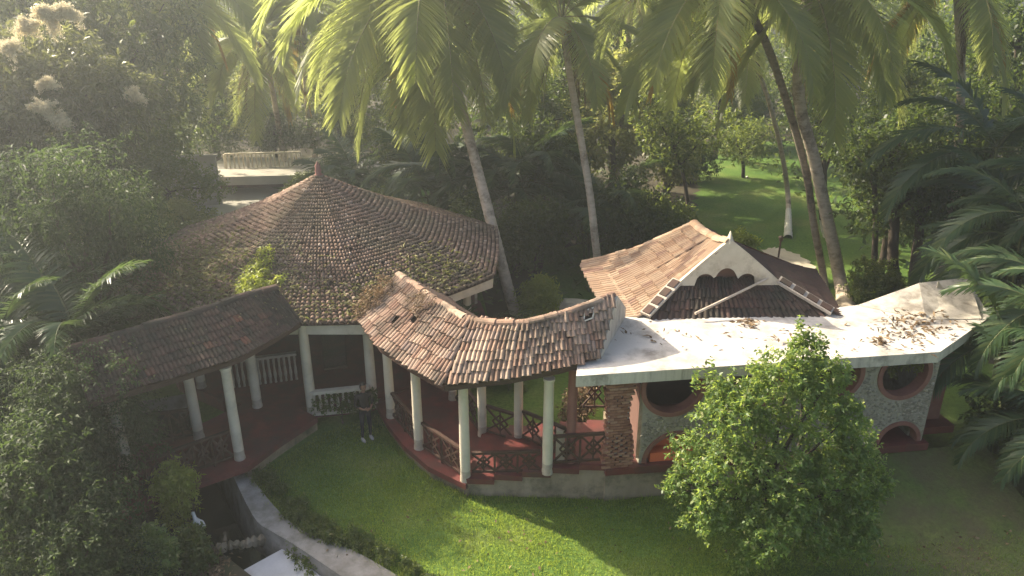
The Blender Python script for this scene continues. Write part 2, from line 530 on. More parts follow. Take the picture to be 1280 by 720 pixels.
def leaf_quads(P, Dr, L, W, rng, fold=0.25, roll=None):
    """one folded diamond per leaf: base, left, tip, right"""
    n = len(P)
    Dr = nrm(Dr)
    ref = rng.normal(size=(n, 3)) * 0.45 + np.array([0, 0, 1.0])
    S = nrm(np.cross(Dr, ref))
    N = np.cross(S, Dr)
    L = np.broadcast_to(L, (n,))[:, None]
    W = np.broadcast_to(W, (n,))[:, None]
    mid = P + Dr * L * 0.45
    v = np.empty((n, 4, 3))
    v[:, 0] = P
    v[:, 1] = mid - S * W / 2 + N * W * fold
    v[:, 2] = P + Dr * L - N * L * 0.12
    v[:, 3] = mid + S * W / 2 + N * W * fold
    F = np.arange(4 * n).reshape(n, 4)
    return v.reshape(-1, 3), F


def sprigs(rng, P, A, k, slen, L, W, spread=0.9, droop=0.2, jit=0.35):
    """k leaves round a short twig at each P along A"""
    n = len(P)
    A = nrm(A)
    t = np.linspace(0.1, 1, k)
    ref = rng.normal(size=(n, 3))
    S = nrm(np.cross(A, ref))
    T = np.cross(A, S)
    ph = rng.uniform(0, 6.28, n)
    Ps, Ds, Ls = [], [], []
    for i in range(k):
        a = ph + i * 2.4
        rad = S * np.cos(a)[:, None] + T * np.sin(a)[:, None]
        Ps.append(P + A * slen * t[i])
        d = A * (1 - spread * (1 - 0.5 * t[i])) + rad * spread + rng.normal(size=(n, 3)) * jit
        d[:, 2] -= droop
        Ds.append(d)
        Ls.append(L * rng.uniform(0.6, 1.15, n))
    P2, D2, L2 = np.concatenate(Ps), np.concatenate(Ds), np.concatenate(Ls)
    return leaf_quads(P2, D2, L2, L2 * (W / L), rng)


def blob_crown(name, blobs, nsprig, k, slen, L, W, mat, seed, spread=0.9, droop=0.2, shell=0.5, upbias=0.25, squash=1.0):
    """leaf sprigs through the volume of a set of clumps (x, y, z, r)"""
    rng = np.random.default_rng(seed)
    B = np.array(blobs, dtype=float)
    wgt = B[:, 3] ** 2
    idx = rng.choice(len(B), nsprig, p=wgt / wgt.sum())
    d = nrm(rng.normal(size=(nsprig, 3)))
    rr = (shell + (1 - shell) * rng.random(nsprig) ** 0.6) * B[idx, 3]
    rr *= 1 + 0.18 * rng.normal(size=nsprig)
    off = d * rr[:, None]
    off[:, 2] *= squash
    P = B[idx, :3] + off
    A = d + rng.normal(size=(nsprig, 3)) * 0.45
    A[:, 2] += upbias
    V, F = sprigs(rng, P, A, k, slen, L, W, spread, droop)
    return np_mesh(name, V, F, mat)


def blobs_in(seed, n, rx, ry, z0, z1, rmin, rmax, conic=0.0):
    rng = random.Random(seed)
    out = []
    for i in range(n):
        a = rng.uniform(0, 6.283)
        q = math.sqrt(rng.random())
        tz = rng.random()
        k = math.sqrt(max(0.05, 1 - (2 * tz - 0.85) ** 2 * 0.8)) * (1 - conic * tz)
        out.append((rx * q * k * math.cos(a), ry * q * k * math.sin(a), z0 + (z1 - z0) * tz, rng.uniform(rmin, rmax)))
    return out


def limb_mesh(name, base, top, r0, blobs, mat, seed, nl=9, seg=7):
    rng = random.Random(seed)
    m = MB()
    base, top = Vector(base), Vector(top)
    pts, rads = [], []
    for i in range(7):
        t = i / 6
        p = base.lerp(top, t) + Vector((rng.uniform(-1, 1), rng.uniform(-1, 1), 0)) * r0 * 0.8 * (t > 0)
        pts.append(p)
        rads.append(r0 * (1.25 if i == 0 else 1 - 0.5 * t))
    m.tube(pts, rads, seg + 1)
    for b in rng.sample(blobs, min(nl, len(blobs))):
        e = Vector(b[:3])
        s = pts[rng.randint(3, 6)]
        mid = s.lerp(e, 0.5) + Vector((rng.uniform(-.3, .3), rng.uniform(-.3, .3), rng.uniform(0, .4))) * (e - s).length * 0.35
        m.tube([s, s.lerp(mid, 0.5) + Vector((0, 0, 0.05)), mid, mid.lerp(e, 0.6), e], [r0 * 0.42, r0 * 0.36, r0 * 0.28, r0 * 0.17, r0 * 0.06], 5, caps=False)
    return m.mesh(name, mat)


def spline(pts, n):
    pts = [Vector(p) for p in pts]
    P = [pts[0] * 2 - pts[1]] + pts + [pts[-1] * 2 - pts[-2]]
    out = []
    m = len(pts) - 1
    for i in range(n + 1):
        x = i / n * m
        k = min(int(x), m - 1)
        t = x - k
        a, b, c, d = P[k], P[k + 1], P[k + 2], P[k + 3]
        out.append(0.5 * ((2 * b) + (c - a) * t + (2 * a - 5 * b + 4 * c - d) * t * t + (3 * b - a - 3 * c + d) * t ** 3))
    return out


# ------------------------------------------------------------------ ground, path, canal
canal_R = [(-9.6, 19.6), (-8.3, 17.6), (-6.95, 15.65), (-5.88, 14.0), (-5.30, 13.5), (-4.72, 13.1), (-3.55, 12.2), (-1.4, 10.6)]
canal_L = [(-3.9, 10.6), (-5.35, 12.2), (-6.3, 12.95), (-6.95, 13.6), (-8.0, 14.7), (-9.2, 16.2), (-10.3, 17.6), (-11.2, 19.0)]


def ground():
    bm = bmesh.new()
    def loop(pts):
        vs = [bm.verts.new((x, y, 0)) for x, y in pts]
        return [bm.edges.new((vs[i], vs[(i + 1) % len(vs)])) for i in range(len(vs))]
    e = loop([(-150, -20), (150, -20), (150, 150), (-150, 150)])
    e += loop(canal_R + canal_L)
    bmesh.ops.triangle_fill(bm, use_beauty=True, use_dissolve=False, edges=e)
    for f in bm.faces:
        if f.normal.z < 0: f.normal_flip()
    me = bpy.data.meshes.new('lawn')
    bm.to_mesh(me)
    bm.free()
    me.materials.append(M['lawn'])
    return tag(link('lawn', me), kind='structure')


ground()


def sheet(name, poly, z, mat, parent=None):
    m = MB()
    n = len(poly)
    ar = sum(poly[i][0] * poly[(i + 1) % n][1] - poly[(i + 1) % n][0] * poly[i][1] for i in range(n))
    f = tuple(range(n)) if ar > 0 else tuple(range(n - 1, -1, -1))
    m.add([(x, y, z) for x, y in poly], [f])
    return tag(m.build(name, mat, parent), kind='structure')


def ragged(poly, n, amt):
    sp = spline([(x, y, 0) for x, y in poly + [poly[0]]], n)[:-1]
    return [(p.x + random.uniform(-amt, amt), p.y + random.uniform(-amt, amt)) for p in sp]


sheet('forest_soil', ragged([(-40, 44), (-9, 50), (-3, 42), (-1, 34), (5, 33), (9, 37), (11, 44), (13, 53), (24, 56), (30, 48), (21, 36), (18.5, 27), (16, 21), (40, 14), (70, 40), (90, 140), (-100, 140), (-80, 60)], 420, .35), 0.004, M['soil'])
sheet('garden_soil', [(-40, 0), (-2.2, 8.4), (-3.9, 10.6), (-5.35, 12.2), (-6.3, 12.95), (-6.95, 13.6), (-8.0, 14.7), (-9.2, 16.2), (-10.3, 17.6), (-11.2, 19.0), (-11.8, 24), (-12.4, 29), (-40, 40)], 0.004, M['soil'])
sheet('courtyard_soil', [(-0.5, 22.4), (.8, 24), (1.6, 33.5), (-2.0, 33.5), (-1.0, 26)], 0.004, M['soil'])
sheet('sandy_path', ragged([(7.4, 24.2), (9.3, 24.6), (11.2, 26.6), (12.2, 28.6), (12.9, 30.6), (12.2, 32.4), (11.2, 32.2), (11.0, 30.4), (9.8, 28.0), (7.6, 26.2)], 90, .14), 0.008, M['sandy'])
sheet('yard_paving', [(-20, 31), (-13.2, 30.2), (-9.0, 34.0), (-9.8, 40.5), (-14, 43), (-24, 44)], 0.008, M['paving'])

m = MB()   # canal bed, sloped sides
nR = len(canal_R)
for i in range(nR - 1):
    a, b = canal_R[i], canal_R[i + 1]
    off = 0.12
    m.add([(a[0], a[1], 0.0), (b[0], b[1], 0.0), (b[0] - off, b[1] - 0.12, -1.5), (a[0] - off, a[1] - 0.12, -1.5)], [(0, 1, 2, 3)])
for i in range(len(canal_L) - 1):
    a, b = canal_L[i], canal_L[i + 1]
    m.add([(a[0], a[1], 0.0), (b[0], b[1], 0.0), (b[0], b[1], -1.5), (a[0], a[1], -1.5)], [(0, 1, 2, 3)])
m.add([(-9.6, 19.6, 0), (-11.2, 19, 0), (-11.2, 19, -1.5), (-9.6, 19.6, -1.5)], [(0, 1, 2, 3)])
m.add([(-14, 9, -1.4), (2, 9, -1.4), (2, 21, -1.4), (-14, 21, -1.4)], [(0, 1, 2, 3)])
tag(m.build('canal_side', M['concrete']), kind='structure')
# concrete bank path beside the canal
outer = [(-6.62, 15.75), (-5.45, 14.30), (-4.55, 13.48), (-3.45, 12.95), (-2.3, 12.15), (-0.2, 10.6)]
inner = [(-6.95, 15.65), (-5.88, 14.0), (-5.30, 13.5), (-4.72, 13.1), (-3.55, 12.2), (-1.4, 10.6)]
o2, i2 = spline([(x, y, 0) for x, y in outer], 22), spline([(x, y, 0) for x, y in inner], 22)
m = MB()
for k in range(22):
    rz = 0.05
    a, b, c, d = i2[k], i2[k + 1], o2[k + 1], o2[k]
    top = [(p.x, p.y, rz) for p in (a, b, c, d)]
    low = [(p.x, p.y, -0.15) for p in (a, b, c, d)]
    m.add(top + low, [(0, 1, 2, 3), (0, 4, 5, 1), (2, 6, 7, 3)])
tag(m.build('bank_path', M['concrete']), kind='structure')
sheet('canal_water', [(-11.0, 19.2), (-9.8, 19.3), (-8.4, 17.3), (-7.1, 15.3), (-6.1, 13.8), (-5.62, 13.35), (-5.1, 12.95), (-5.6, 12.45), (-6.3, 12.95), (-6.95, 13.6), (-8.0, 14.7), (-9.2, 16.2), (-10.3, 17.6)], -0.38, M['water'])
sheet('spillway_floor', [(-5.05, 13.35), (-3.5, 12.05), (-1.4, 10.4), (-3.9, 10.5), (-5.3, 12.2), (-5.75, 12.65)], -0.26, M['pale_floor'])
weir = thing('stone_weir', 'rough line of stones damming the dark pond under the bridge', 'weir', (-6.05, 13.57, -.4))
for k in range(9):
    t = k / 8
    p = Vector((-6.55, 13.4, -0.36)).lerp(Vector((-5.55, 13.75, -0.36)), t) + Vector((0, random.uniform(-.05, .05), random.uniform(-.05, .03)))
    bs = bmesh.new()
    bmesh.ops.create_icosphere(bs, subdivisions=1, radius=1)
    for v in bs.verts:
        v.co = Vector((v.co.x * .10, v.co.y * .13, v.co.z * .19)) * random.uniform(.8, 1.15) + p
    ms = bpy.data.meshes.new('stone')
    bs.to_mesh(ms)
    bs.free()
    ms.materials.append(M['plinth'])
    link('stone', ms, weir)

# ------------------------------------------------------------------ tiles
def tile_mesh(name, mat, w=1.0, l=0.40, h=0.042, th=0.022, ribs=2):
    n = 4 * ribs + 1
    zz = [0.0, 0.72, 1.0, 0.72] * ribs + [0.0]
    xs = [-w / 2 + w * i / (n - 1) for i in range(n)]
    v, f = [], []
    for yy, dz in ((0.0, 0.0), (-l, 0.0)):
        for x, z in zip(xs, zz):
            v.append((x, yy, z * h + dz + th))
    for x, z in zip(xs, zz):
        v.append((x, -l, z * h))
    for i in range(n - 1):
        f.append((i + n, i + n + 1, i + 1, i))
        f.append((i + 2 * n, i + 2 * n + 1, i + n + 1, i + n))
    me = bpy.data.meshes.new(name)
    me.from_pydata(v, [], f)
    me.materials.append(mat)
    me.update()
    return me


TILE = {k: tile_mesh('tile', M[k]) for k in ('clay', 'clay_dark', 'clay_pale')}


def frame_at(S, s, t, ds=0.02, dt=0.02):
    """position and axes of the surface S(s, t): X across the row, Y up the slope"""
    p = S(s, t)
    x = S(min(s + ds, 1), t) - S(max(s - ds, 0), t)
    y = S(s, max(t - dt, 0)) - S(s, min(t + dt, 1))
    x.normalize()
    z = x.cross(y)
    if z.z < 0:
        x, z = -x, -z
    z.normalize()
    return p, x, y.normalized(), z


def tile_patch(parent, S, ncol, nrow, key, kind='tile', limit=None, jit=1.0, skip=(), stagger=False, over=1.22, only_stuff=False, name='tile', rng=random):
    """rows of tiles over the patch S(s along the ridge, t from ridge to eave)"""
    made = 0
    acc = MB()
    base = TILE[key]
    for r in range(nrow):
        for c in range(ncol):
            if (r, c) in skip: continue
            s = (c + 0.5) / ncol
            t = r / nrow
            p, x, y, z = frame_at(S, s, t)
            wd = (S(min((c + 1) / ncol, 1), t + .5 / nrow) - S(c / ncol, t + .5 / nrow)).length * 1.03
            ln = (S(s, min((r + 1) / nrow, 1)) - S(s, t)).length * over
            tilt = 0.085 + rng.uniform(-.012, .02) * jit
            a = rng.gauss(0, 0.018) * jit
            x2 = x * math.cos(a) + y * math.sin(a)
            y2 = y * math.cos(a) - x * math.sin(a)
            y3 = y2 * math.cos(tilt) - z * math.sin(tilt)
            z3 = z * math.cos(tilt) + y2 * math.sin(tilt)
            p = p + y * rng.gauss(0, 0.012) * jit + z * (0.006 + rng.uniform(0, 0.008) * jit)
            k = ln / 0.40
            mt = Matrix(((x2.x * wd, y3.x * k, z3.x, p.x), (x2.y * wd, y3.y * k, z3.y, p.y), (x2.z * wd, y3.z * k, z3.z, p.z), (0, 0, 0, 1)))
            if only_stuff or (limit is not None and made >= limit):
                vs = [mt @ v.co for v in base.vertices]
                acc.add(vs, [tuple(q.vertices) for q in base.polygons])
                continue
            o = link(name, base, parent)
            o.matrix_basis = mt
            made += 1
    if acc.v:
        tag(acc.build('roof_tiles', M[key], parent), kind='stuff')
    return made


def poly_patch(R_, E_):
    """bilinear strip between a ridge line and an eave line"""
    R_, E_ = [Vector(p) for p in R_], [Vector(p) for p in E_]
    cum = [0.0]
    for i in range(len(R_) - 1):
        cum.append(cum[-1] + 0.5 * ((R_[i + 1] - R_[i]).length + (E_[i + 1] - E_[i]).length))
    def at(pts, s):
        q = s * cum[-1]
        for i in range(len(pts) - 1):
            if q <= cum[i + 1] or i == len(pts) - 2:
                return pts[i].lerp(pts[i + 1], (q - cum[i]) / (cum[i + 1] - cum[i]))
    return (lambda s, t: at(R_, s).lerp(at(E_, s), t)), cum[-1]


def deck(parent, S, ns, mat, drop=0.03, thick=0.06, name='roof_deck', nt_=6):
    m = MB()
    up, dn = [], []
    for i in range(ns + 1):
        for k in range(nt_ + 1):
            p, x, y, z = frame_at(S, i / ns, k / nt_)
            up.append(p - z * drop)
            dn.append(p - z * (drop + thick))
    n, w_ = len(up), nt_ + 1
    fs = []
    for i in range(ns):
        for k in range(nt_):
            a, b = i * w_ + k, i * w_ + k + 1
            c, d = b + w_, a + w_
            fs += [(a, b, c, d), (n + a, n + d, n + c, n + b)]
        fs += [(i * w_, n + i * w_, n + (i + 1) * w_, (i + 1) * w_), (i * w_ + nt_, (i + 1) * w_ + nt_, n + (i + 1) * w_ + nt_, n + i * w_ + nt_)]
    for k in range(nt_):
        fs += [(k, k + 1, n + k + 1, n + k), (ns * w_ + k, n + ns * w_ + k, n + ns * w_ + k + 1, ns * w_ + k + 1)]
    m.add(up + dn, fs)
    return m.build(name, mat, parent)


def ridge_row(parent, pts, key, L=0.36, r=0.12, mesh_cache={}):
    if (key, r) not in mesh_cache:
        mm = MB()
        sg = 6
        v, f = [], []
        for x, rr in ((-L * 0.56, r), (L * 0.56, r * 1.16)):
            for k in range(sg + 1):
                a = math.pi * k / sg
                v.append((x, rr * math.cos(a), rr * math.sin(a) * 0.8))
        b = len(v)
        for k in range(sg + 1):
            a = math.pi * k / sg
            v.append((L * 0.56, r * 0.9 * math.cos(a), r * 0.7 * math.sin(a)))
        for k in range(sg):
            f.append((k, k + 1, sg + 1 + k + 1, sg + 1 + k))
            f.append((sg + 1 + k, sg + 1 + k + 1, b + k + 1, b + k))
        mm.add(v, f)
        mesh_cache[key, r] = mm.mesh('ridge_tile', M[key])
    tot = sum((pts[i + 1] - pts[i]).length for i in range(len(pts) - 1))
    n = max(1, int(tot / L))
    sp = spline(pts, n * 4) if len(pts) > 2 else [pts[0].lerp(pts[1], i / (n * 4)) for i in range(n * 4 + 1)]
    for k in range(n):
        a, b = sp[k * 4], sp[k * 4 + 4]
        d = (b - a).normalized()
        s = Vector((0, 0, 1)).cross(d).normalized()
        u = d.cross(s)
        c = (a + b) / 2 + Vector((random.gauss(0, .01), random.gauss(0, .01), random.gauss(0, .008)))
        o = link('ridge_tile', mesh_cache[key, r], parent)
        sc = (b - a).length / L
        o.matrix_basis = Matrix(((d.x * sc, s.x, u.x, c.x), (d.y * sc, s.y, u.y, c.y), (d.z * sc, s.z, u.z, c.z), (0, 0, 0, 1)))


def column(parent, p, z0, z1, r=0.125, mat='white'):
    m = MB()
    h = z1 - z0
    m.lathe((p[0], p[1], z0), [(r * 1.10, 0), (r * 1.08, 0.09), (r, 0.13), (r * 1.0, 0.30)], 16, 1)
    m.lathe((p[0], p[1], z0), [(r, 0.30), (r * 1.015, 0.9), (r * 0.97, h * 0.6), (r * 0.93, h - 0.1), (r * 1.1, h - 0.06), (r * 1.1, h)], 16, 0)
    return m.build('column', [M[mat], M['foot'] if mat == 'white' else M[mat]], parent)


def rail_panel(parent, a, b, z0, z1, cross=1, name='railing', mat='wood'):
    """two rails, an X in each bay and a lozenge, dark timber"""
    a, b = Vector(a), Vector(b)
    o = MB()
    m_top = 0.07
    za, zb = (z0, z0) if not isinstance(z0, tuple) else z0
    h = z1
    A0, B0 = Vector((a.x, a.y, za)), Vector((b.x, b.y, zb))
    up = Vector((0, 0, 1))
    o.bar(A0 + up * h, B0 + up * h, 0.09, 0.06)
    top = o.build(name, M[mat], parent)
    lo = MB().bar(A0 + up * 0.10, B0 + up * 0.10, 0.05, 0.05).build('rail', M[mat], top)
    n = cross
    for k in range(n):
        p, q = A0.lerp(B0, k / n), A0.lerp(B0, (k + 1) / n)
        c = (p + q) / 2
        hh = h - 0.03
        for u, v in ((p + up * 0.125, q + up * hh), (q + up * 0.125, p + up * hh)):
            MB().bar(u, v, 0.035, 0.045).build('brace', M[mat], top)
        MB().bar(c + up * 0.125, c + up * hh, 0.045, 0.035, up=(1, 0, 0)).build('brace', M[mat], top)
        mid = c + up * (hh + .125) / 2
        dv = (q - p) * 0.27
        for s1, s2 in (((-1), 1), (1, 1), (-1, -1), (1, -1)):
            MB().bar(mid + dv * s1, mid + up * s2 * h * 0.27, 0.03, 0.04).build('brace', M[mat], top)
        if k < n - 1:
            MB().bar(q, q + up * h, 0.05, 0.05, up=(1, 0, 0)).build('post', M[mat], top)
    return top


# ------------------------------------------------------------------ round pavilion
PC = Vector((-6.1, 23.5, 0))
PR, PZ, PTOP = 6.06, 3.08, 5.62
pav = thing('pavilion', 'round pavilion under a wide conical brown tiled roof', 'pavilion', PC)


def eave_r(a):
    """octagon eave, softened"""
    k = (a - R(-22.5)) % R(45) - R(22.5)
    octa = PR * math.cos(R(22.5)) / math.cos(k)
    return octa * 0.8 + (PR * 0.955) * 0.2


def cone_pt(a, t):
    """t = 0 apex .. 1 eave"""
    r = eave_r(a) * t
    z = PTOP - (PTOP - PZ) * (t ** 0.94) - 0.10 * math.sin(t * math.pi)
    return Vector((PC.x + r * math.cos(a), PC.y + r * math.sin(a), z))


m = MB()
na = 64
vs = []
for i in range(na):
    a = 2 * math.pi * i / na
    vs += [cone_pt(a, t) - Vector((0, 0, 0.05)) for t in (0.02, 0.5, 1.0)]
fs = []
for i in range(na):
    j = (i + 1) % na
    for k in range(2):
        fs.append((i * 3 + k, i * 3 + k + 1, j * 3 + k + 1, j * 3 + k))
m.add(vs, fs)
m.build('roof_deck', M['wood'], pav)
# tile rings: many small tiles joined as one part
rng = np.random.default_rng(5)
tb_v, tb_f = [], []
NR = 42
prof = [(-0.5, 0.0), (-0.28, 0.8), (0.0, 1.0), (0.28, 0.8), (0.5, 0.0)]
for r in range(NR):
    t0, t1 = r / NR + 0.012, (r + 1) / NR
    t1 = min(t1 + 0.25 / NR, 1.012)
    if r < 5: nc = 44
    elif r < 11: nc = 96
    elif r < 22: nc = 160
    else: nc = 236
    for c in range(nc):
        if rng.random() < 0.008: continue
        a = 2 * math.pi * (c + (0.5 if False else 0)) / nc + rng.normal() * 0.0011
        dw = 2 * math.pi / nc
        h = 0.075 * (0.85 + 0.3 * rng.random())
        lift = 0.028 + 0.014 * rng.random()
        dt = rng.normal() * 0.0012
        b = len(tb_v)
        for t, dz in ((t0 + dt, 0.0), (t1 + dt, lift)):
            for px_, pz_ in prof:
                q = cone_pt(a + px_ * dw * 1.02, max(t, 0.004))
                tb_v.append((q.x, q.y, q.z + dz + pz_ * h))
        for px_, pz_ in prof:
            q = cone_pt(a + px_ * dw * 1.02, t1 + dt)
            tb_v.append((q.x, q.y, q.z + lift + pz_ * h - 0.035))
        for k in range(4):
            tb_f.append((b + k, b + k + 5, b + k + 6, b + k + 1))
            tb_f.append((b + k + 5, b + k + 10, b + k + 11, b + k + 6))
tag(link('roof_tiles', np_mesh('roof_tiles', tb_v, tb_f, M['clay_cone']), pav), kind='stuff')
ap = cone_pt(0, 0.0)
MB().lathe((PC.x, PC.y, ap.z - 0.05), [(0.15, 0), (0.12, 0.08), (0.09, 0.12), (0.11, 0.2), (0.08, 0.26), (0.09, 0.36), (0.04, 0.44), (0.02, 0.48)], 12).build('finial', M['red_trim'], pav)
# eight fascia boards, a ring beam, columns, floor, far wall
for k in range(8):
    a0, a1 = R(-22.5 + 45 * k), R(-22.5 + 45 * (k + 1))
    p = Vector((PC.x + (PR - 0.12) * math.cos(a0), PC.y + (PR - 0.12) * math.sin(a0), PZ - 0.2))
    q = Vector((PC.x + (PR - 0.12) * math.cos(a1), PC.y + (PR - 0.12) * math.sin(a1), PZ - 0.2))
    MB().bar(p, q, 0.07, 0.30).build('fascia_board', M['board'], pav)
FZ = 0.40
m = MB()
m.prism([(PC.x + 5.35 * math.cos(R(22.5 * i)), PC.y + 5.35 * math.sin(R(22.5 * i))) for i in range(16)], -0.05, FZ - 0.02)
m.build('floor', M['red'], pav)
pavL, pavR = G(390, 512, FZ), G(466, 502, FZ)
column(pav, pavL, FZ - 0.15, PZ - 0.05, 0.135)
column(pav, pavR, FZ - 0.15, PZ - 0.05, 0.135)
for a in (-22.5, 22.5, 67.5, 112.5, 157.5, 202.5, 235):
    column(pav, (PC.x + 5.1 * math.cos(R(a)), PC.y + 5.1 * math.sin(R(a))), FZ - 0.1, PZ - 0.1, 0.13)
for k in range(13):
    a = R(-5 + k * 15)
    b = R(-5 + (k + 1) * 15)
    if k in (4, 5): continue
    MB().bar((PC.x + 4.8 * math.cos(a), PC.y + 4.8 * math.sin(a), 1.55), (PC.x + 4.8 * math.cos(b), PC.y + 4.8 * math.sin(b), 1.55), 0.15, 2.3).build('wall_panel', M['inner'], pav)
# a large dim window pane behind the two front columns
wp = MB()
wa, wb = Vector((pavL.x + 0.25, pavL.y + 0.75, 0)), Vector((pavR.x - 0.75, pavL.y + 0.95, 0))
wp.bar(wa + Vector((0, 0, 2.0)), wb + Vector((0, 0, 2.0)), 0.03, 1.5)
wo_ = wp.build('window_pane', M['glass'], pav)
for z in (1.25, 2.75):
    MB().bar(wa + Vector((0, 0, z)), wb + Vector((0, 0, z)), 0.06, 0.06).build('frame', M['wood'], wo_)

# white balustrade between the front columns, set with plants
bal = thing('balustrade', 'white balustrade with climbing plants between two pavilion columns', 'balustrade', (pavL + pavR) / 2)
ba, bb = Vector((pavL.x + 0.05, pavL.y - 0.12, 0)), Vector((pavR.x - 0.02, pavR.y - 0.30, 0))
MB().bar(ba + Vector((0, 0, 1.00)), bb + Vector((0, 0, 1.04)), 0.16, 0.09).build('top_rail', M['white'], bal)
MB().bar(ba + Vector((0, 0, 0.36)), bb + Vector((0, 0, 0.36)), 0.16, 0.09).build('bottom_rail', M['white'], bal)
for k in range(10):
    p = ba.lerp(bb, (k + 0.5) / 10)
    MB().lathe((p.x, p.y, 0.405), [(0.045, 0), (0.03, 0.08), (0.055, 0.2), (0.035, 0.4), (0.045, 0.56)], 8).build('baluster', M['white'], bal)

# ------------------------------------------------------------------ covered walks
# right hand walk: line of the floor, columns, roof
rc = [G(489, 520, .42), G(524, 559, .42), G(582, 599, .42), G(684, 590, .74)]
walkR = thing('covered_walk', 'sunlit curving walkway with white columns under weathered pinkish clay tiles', 'walkway', (rc[1].x + .4, rc[1].y + .6, 0))
eav = [G(450, 399, 3.22), G(476, 433, 3.22), G(515, 459, 3.23), G(556, 481, 3.26), G(640, 471, 3.45), G(700, 459, 3.62), G(744, 446, 3.70)]
rdg = [G(498, 343, 4.20), G(524, 360, 4.18), G(546, 375, 4.17), G(590, 399, 4.20), G(655, 402, 4.36), G(710, 389, 4.52), G(766, 368, 4.64)]
Sf, Lf = poly_patch(rdg, eav)
ncolR = 34
skip = {(1, ncolR - 3), (3, 6), (2, 9)}
deck(walkR, Sf, 20, M['wood'])
tile_patch(walkR, Sf, ncolR, 6, 'clay', jit=2.1, skip=skip, limit=300)
# far slope
far = []
for i, (r_, e_) in enumerate(zip(rdg, eav)):
    d = r_ - e_
    far.append(Vector((r_.x + d.x * 0.75, r_.y + d.y * 0.75, e_.z + 0.2)))
Sb, Lb = poly_patch(list(reversed(rdg)), list(reversed(far)))
deck(walkR, Sb, 20, M['wood'])
tile_patch(walkR, Sb, 26, 5, 'clay', only_stuff=True)
ridge_row(walkR, [p + Vector((0, 0, -0.015)) for p in rdg], 'clay', r=.10)
# skylight frame where a tile is missing
pk, xk, yk, zk = frame_at(Sf, (ncolR - 2.5) / ncolR, 0.22)
m = MB()
for s1, s2 in ((-1, 0), (1, 0), (0, -1), (0, 1)):
    c = pk + zk * 0.07 + xk * s1 * 0.13 + yk * s2 * 0.14
    ax = yk if s1 else xk
    m.bar(c - ax * 0.15, c + ax * 0.15, 0.03, 0.03, up=zk)
m.build('skylight_frame', M['white'], walkR)
# eave batten, gable end panel
for i in range(len(eav) - 1):
    MB().bar(eav[i] + Vector((0, .05, -0.12)), eav[i + 1] + Vector((0, .05, -0.12)), 0.05, 0.12).build('eave_board', M['wood'], walkR)
e_, r_, f_ = eav[-1], rdg[-1], far[-1]
ex = Vector((0.03, 0.0, -0.03))
q = MB()
tri = [e_ + ex + Vector((0, 0, -.05)), r_ + ex, f_ + ex]
tri2 = [p + Vector((0.08, 0.01, 0)) for p in tri]
low = [e_ + ex + Vector((0, 0, -.3)), f_ + ex + Vector((0, 0, -.3))]
low2 = [p + Vector((0.08, 0.01, 0)) for p in low]
V_ = tri + tri2 + low + low2
q.add(V_, [(6, 0, 1, 2, 7), (8, 9, 5, 4, 3), (0, 3, 4, 1), (1, 4, 5, 2), (6, 8, 3, 0), (2, 5, 9, 7), (7, 9, 8, 6)])
q.build('gable_panel', M['rim'], walkR)
# columns
for p, zt in ((rc[0], 3.02), (rc[1], 3.05), (rc[2], 3.06), (rc[3], 3.24)):
    column(walkR, p, p.z - 0.02, zt, 0.122)
backc = [G(566, 498, .42), G(603, 543, .42), G(648, 553, .45), G(713, 575, .95)]
for p, mt_ in zip(backc, ('white', 'white', 'white', 'red_trim')):
    column(walkR, p, p.z - 0.02, 3.40, 0.115, mt_)
post = G(700, 572, .9)
MB().box((post.x, post.y, 1.25), (0.2, 0.18, 0.9)).build('pedestal', M['white'], walkR)
# floor with steps climbing to the right, and its plinth
fe = [G(470, 505, .40), G(484, 530, .40), G(505, 557, .40), G(535, 583, .40), G(582, 606, .40)]
fi = [Vector((-2.6, 19.6, .4)), Vector((-1.9, 19.2, .4)), Vector((-1.4, 18.2, .4)), Vector((-1.0, 17.3, .4)), Vector((-.45, 16.95, .4))]
poly = [(p.x, p.y) for p in fe] + [(p.x, p.y) for p in reversed(fi)]
m = MB().prism(poly, 0.25, 0.40)
m.build('floor', M['red'], walkR)
pin = [(p.x + .06, p.y + .07) for p in fe] + [(p.x - .06, p.y) for p in reversed(fi)]
MB().prism(pin, -0.2, 0.248).build('plinth', M['plinth'], walkR)
st = [(582, 606, .40), (618, 603, .52), (655, 603, .64), (690, 600, .76), (724, 598, .88), (762, 596, 1.0)]
for k in range(5):
    u0, v0, z0 = st[k]
    u1, v1, z1 = st[k + 1]
    zz = st[k][2] + (0.12 if k else 0.0)
    zz = 0.40 + 0.12 * (k + 1)
    a = Vector((-1.08 + 0.66 * k, 14.78 - 0.03 * k + 0.02 * (k % 2), 0))
    b = Vector((-1.08 + 0.66 * (k + 1), 14.75 - 0.03 * k, 0))
    back = 16.95 - 0.1 * k
    pl = [(a.x, a.y), (b.x, b.y), (b.x + .35, back), (a.x + .35, back + .05)]
    MB().prism(pl, zz - 0.14, zz).build('step', M['red'], walkR)
    pl2 = [(a.x + .003, a.y + .06), (b.x, b.y + .06), (b.x + .34, back - .02), (a.x + .34, back)]
    MB().prism(pl2, -0.2, zz - 0.142).build('plinth', M['plinth'], walkR)
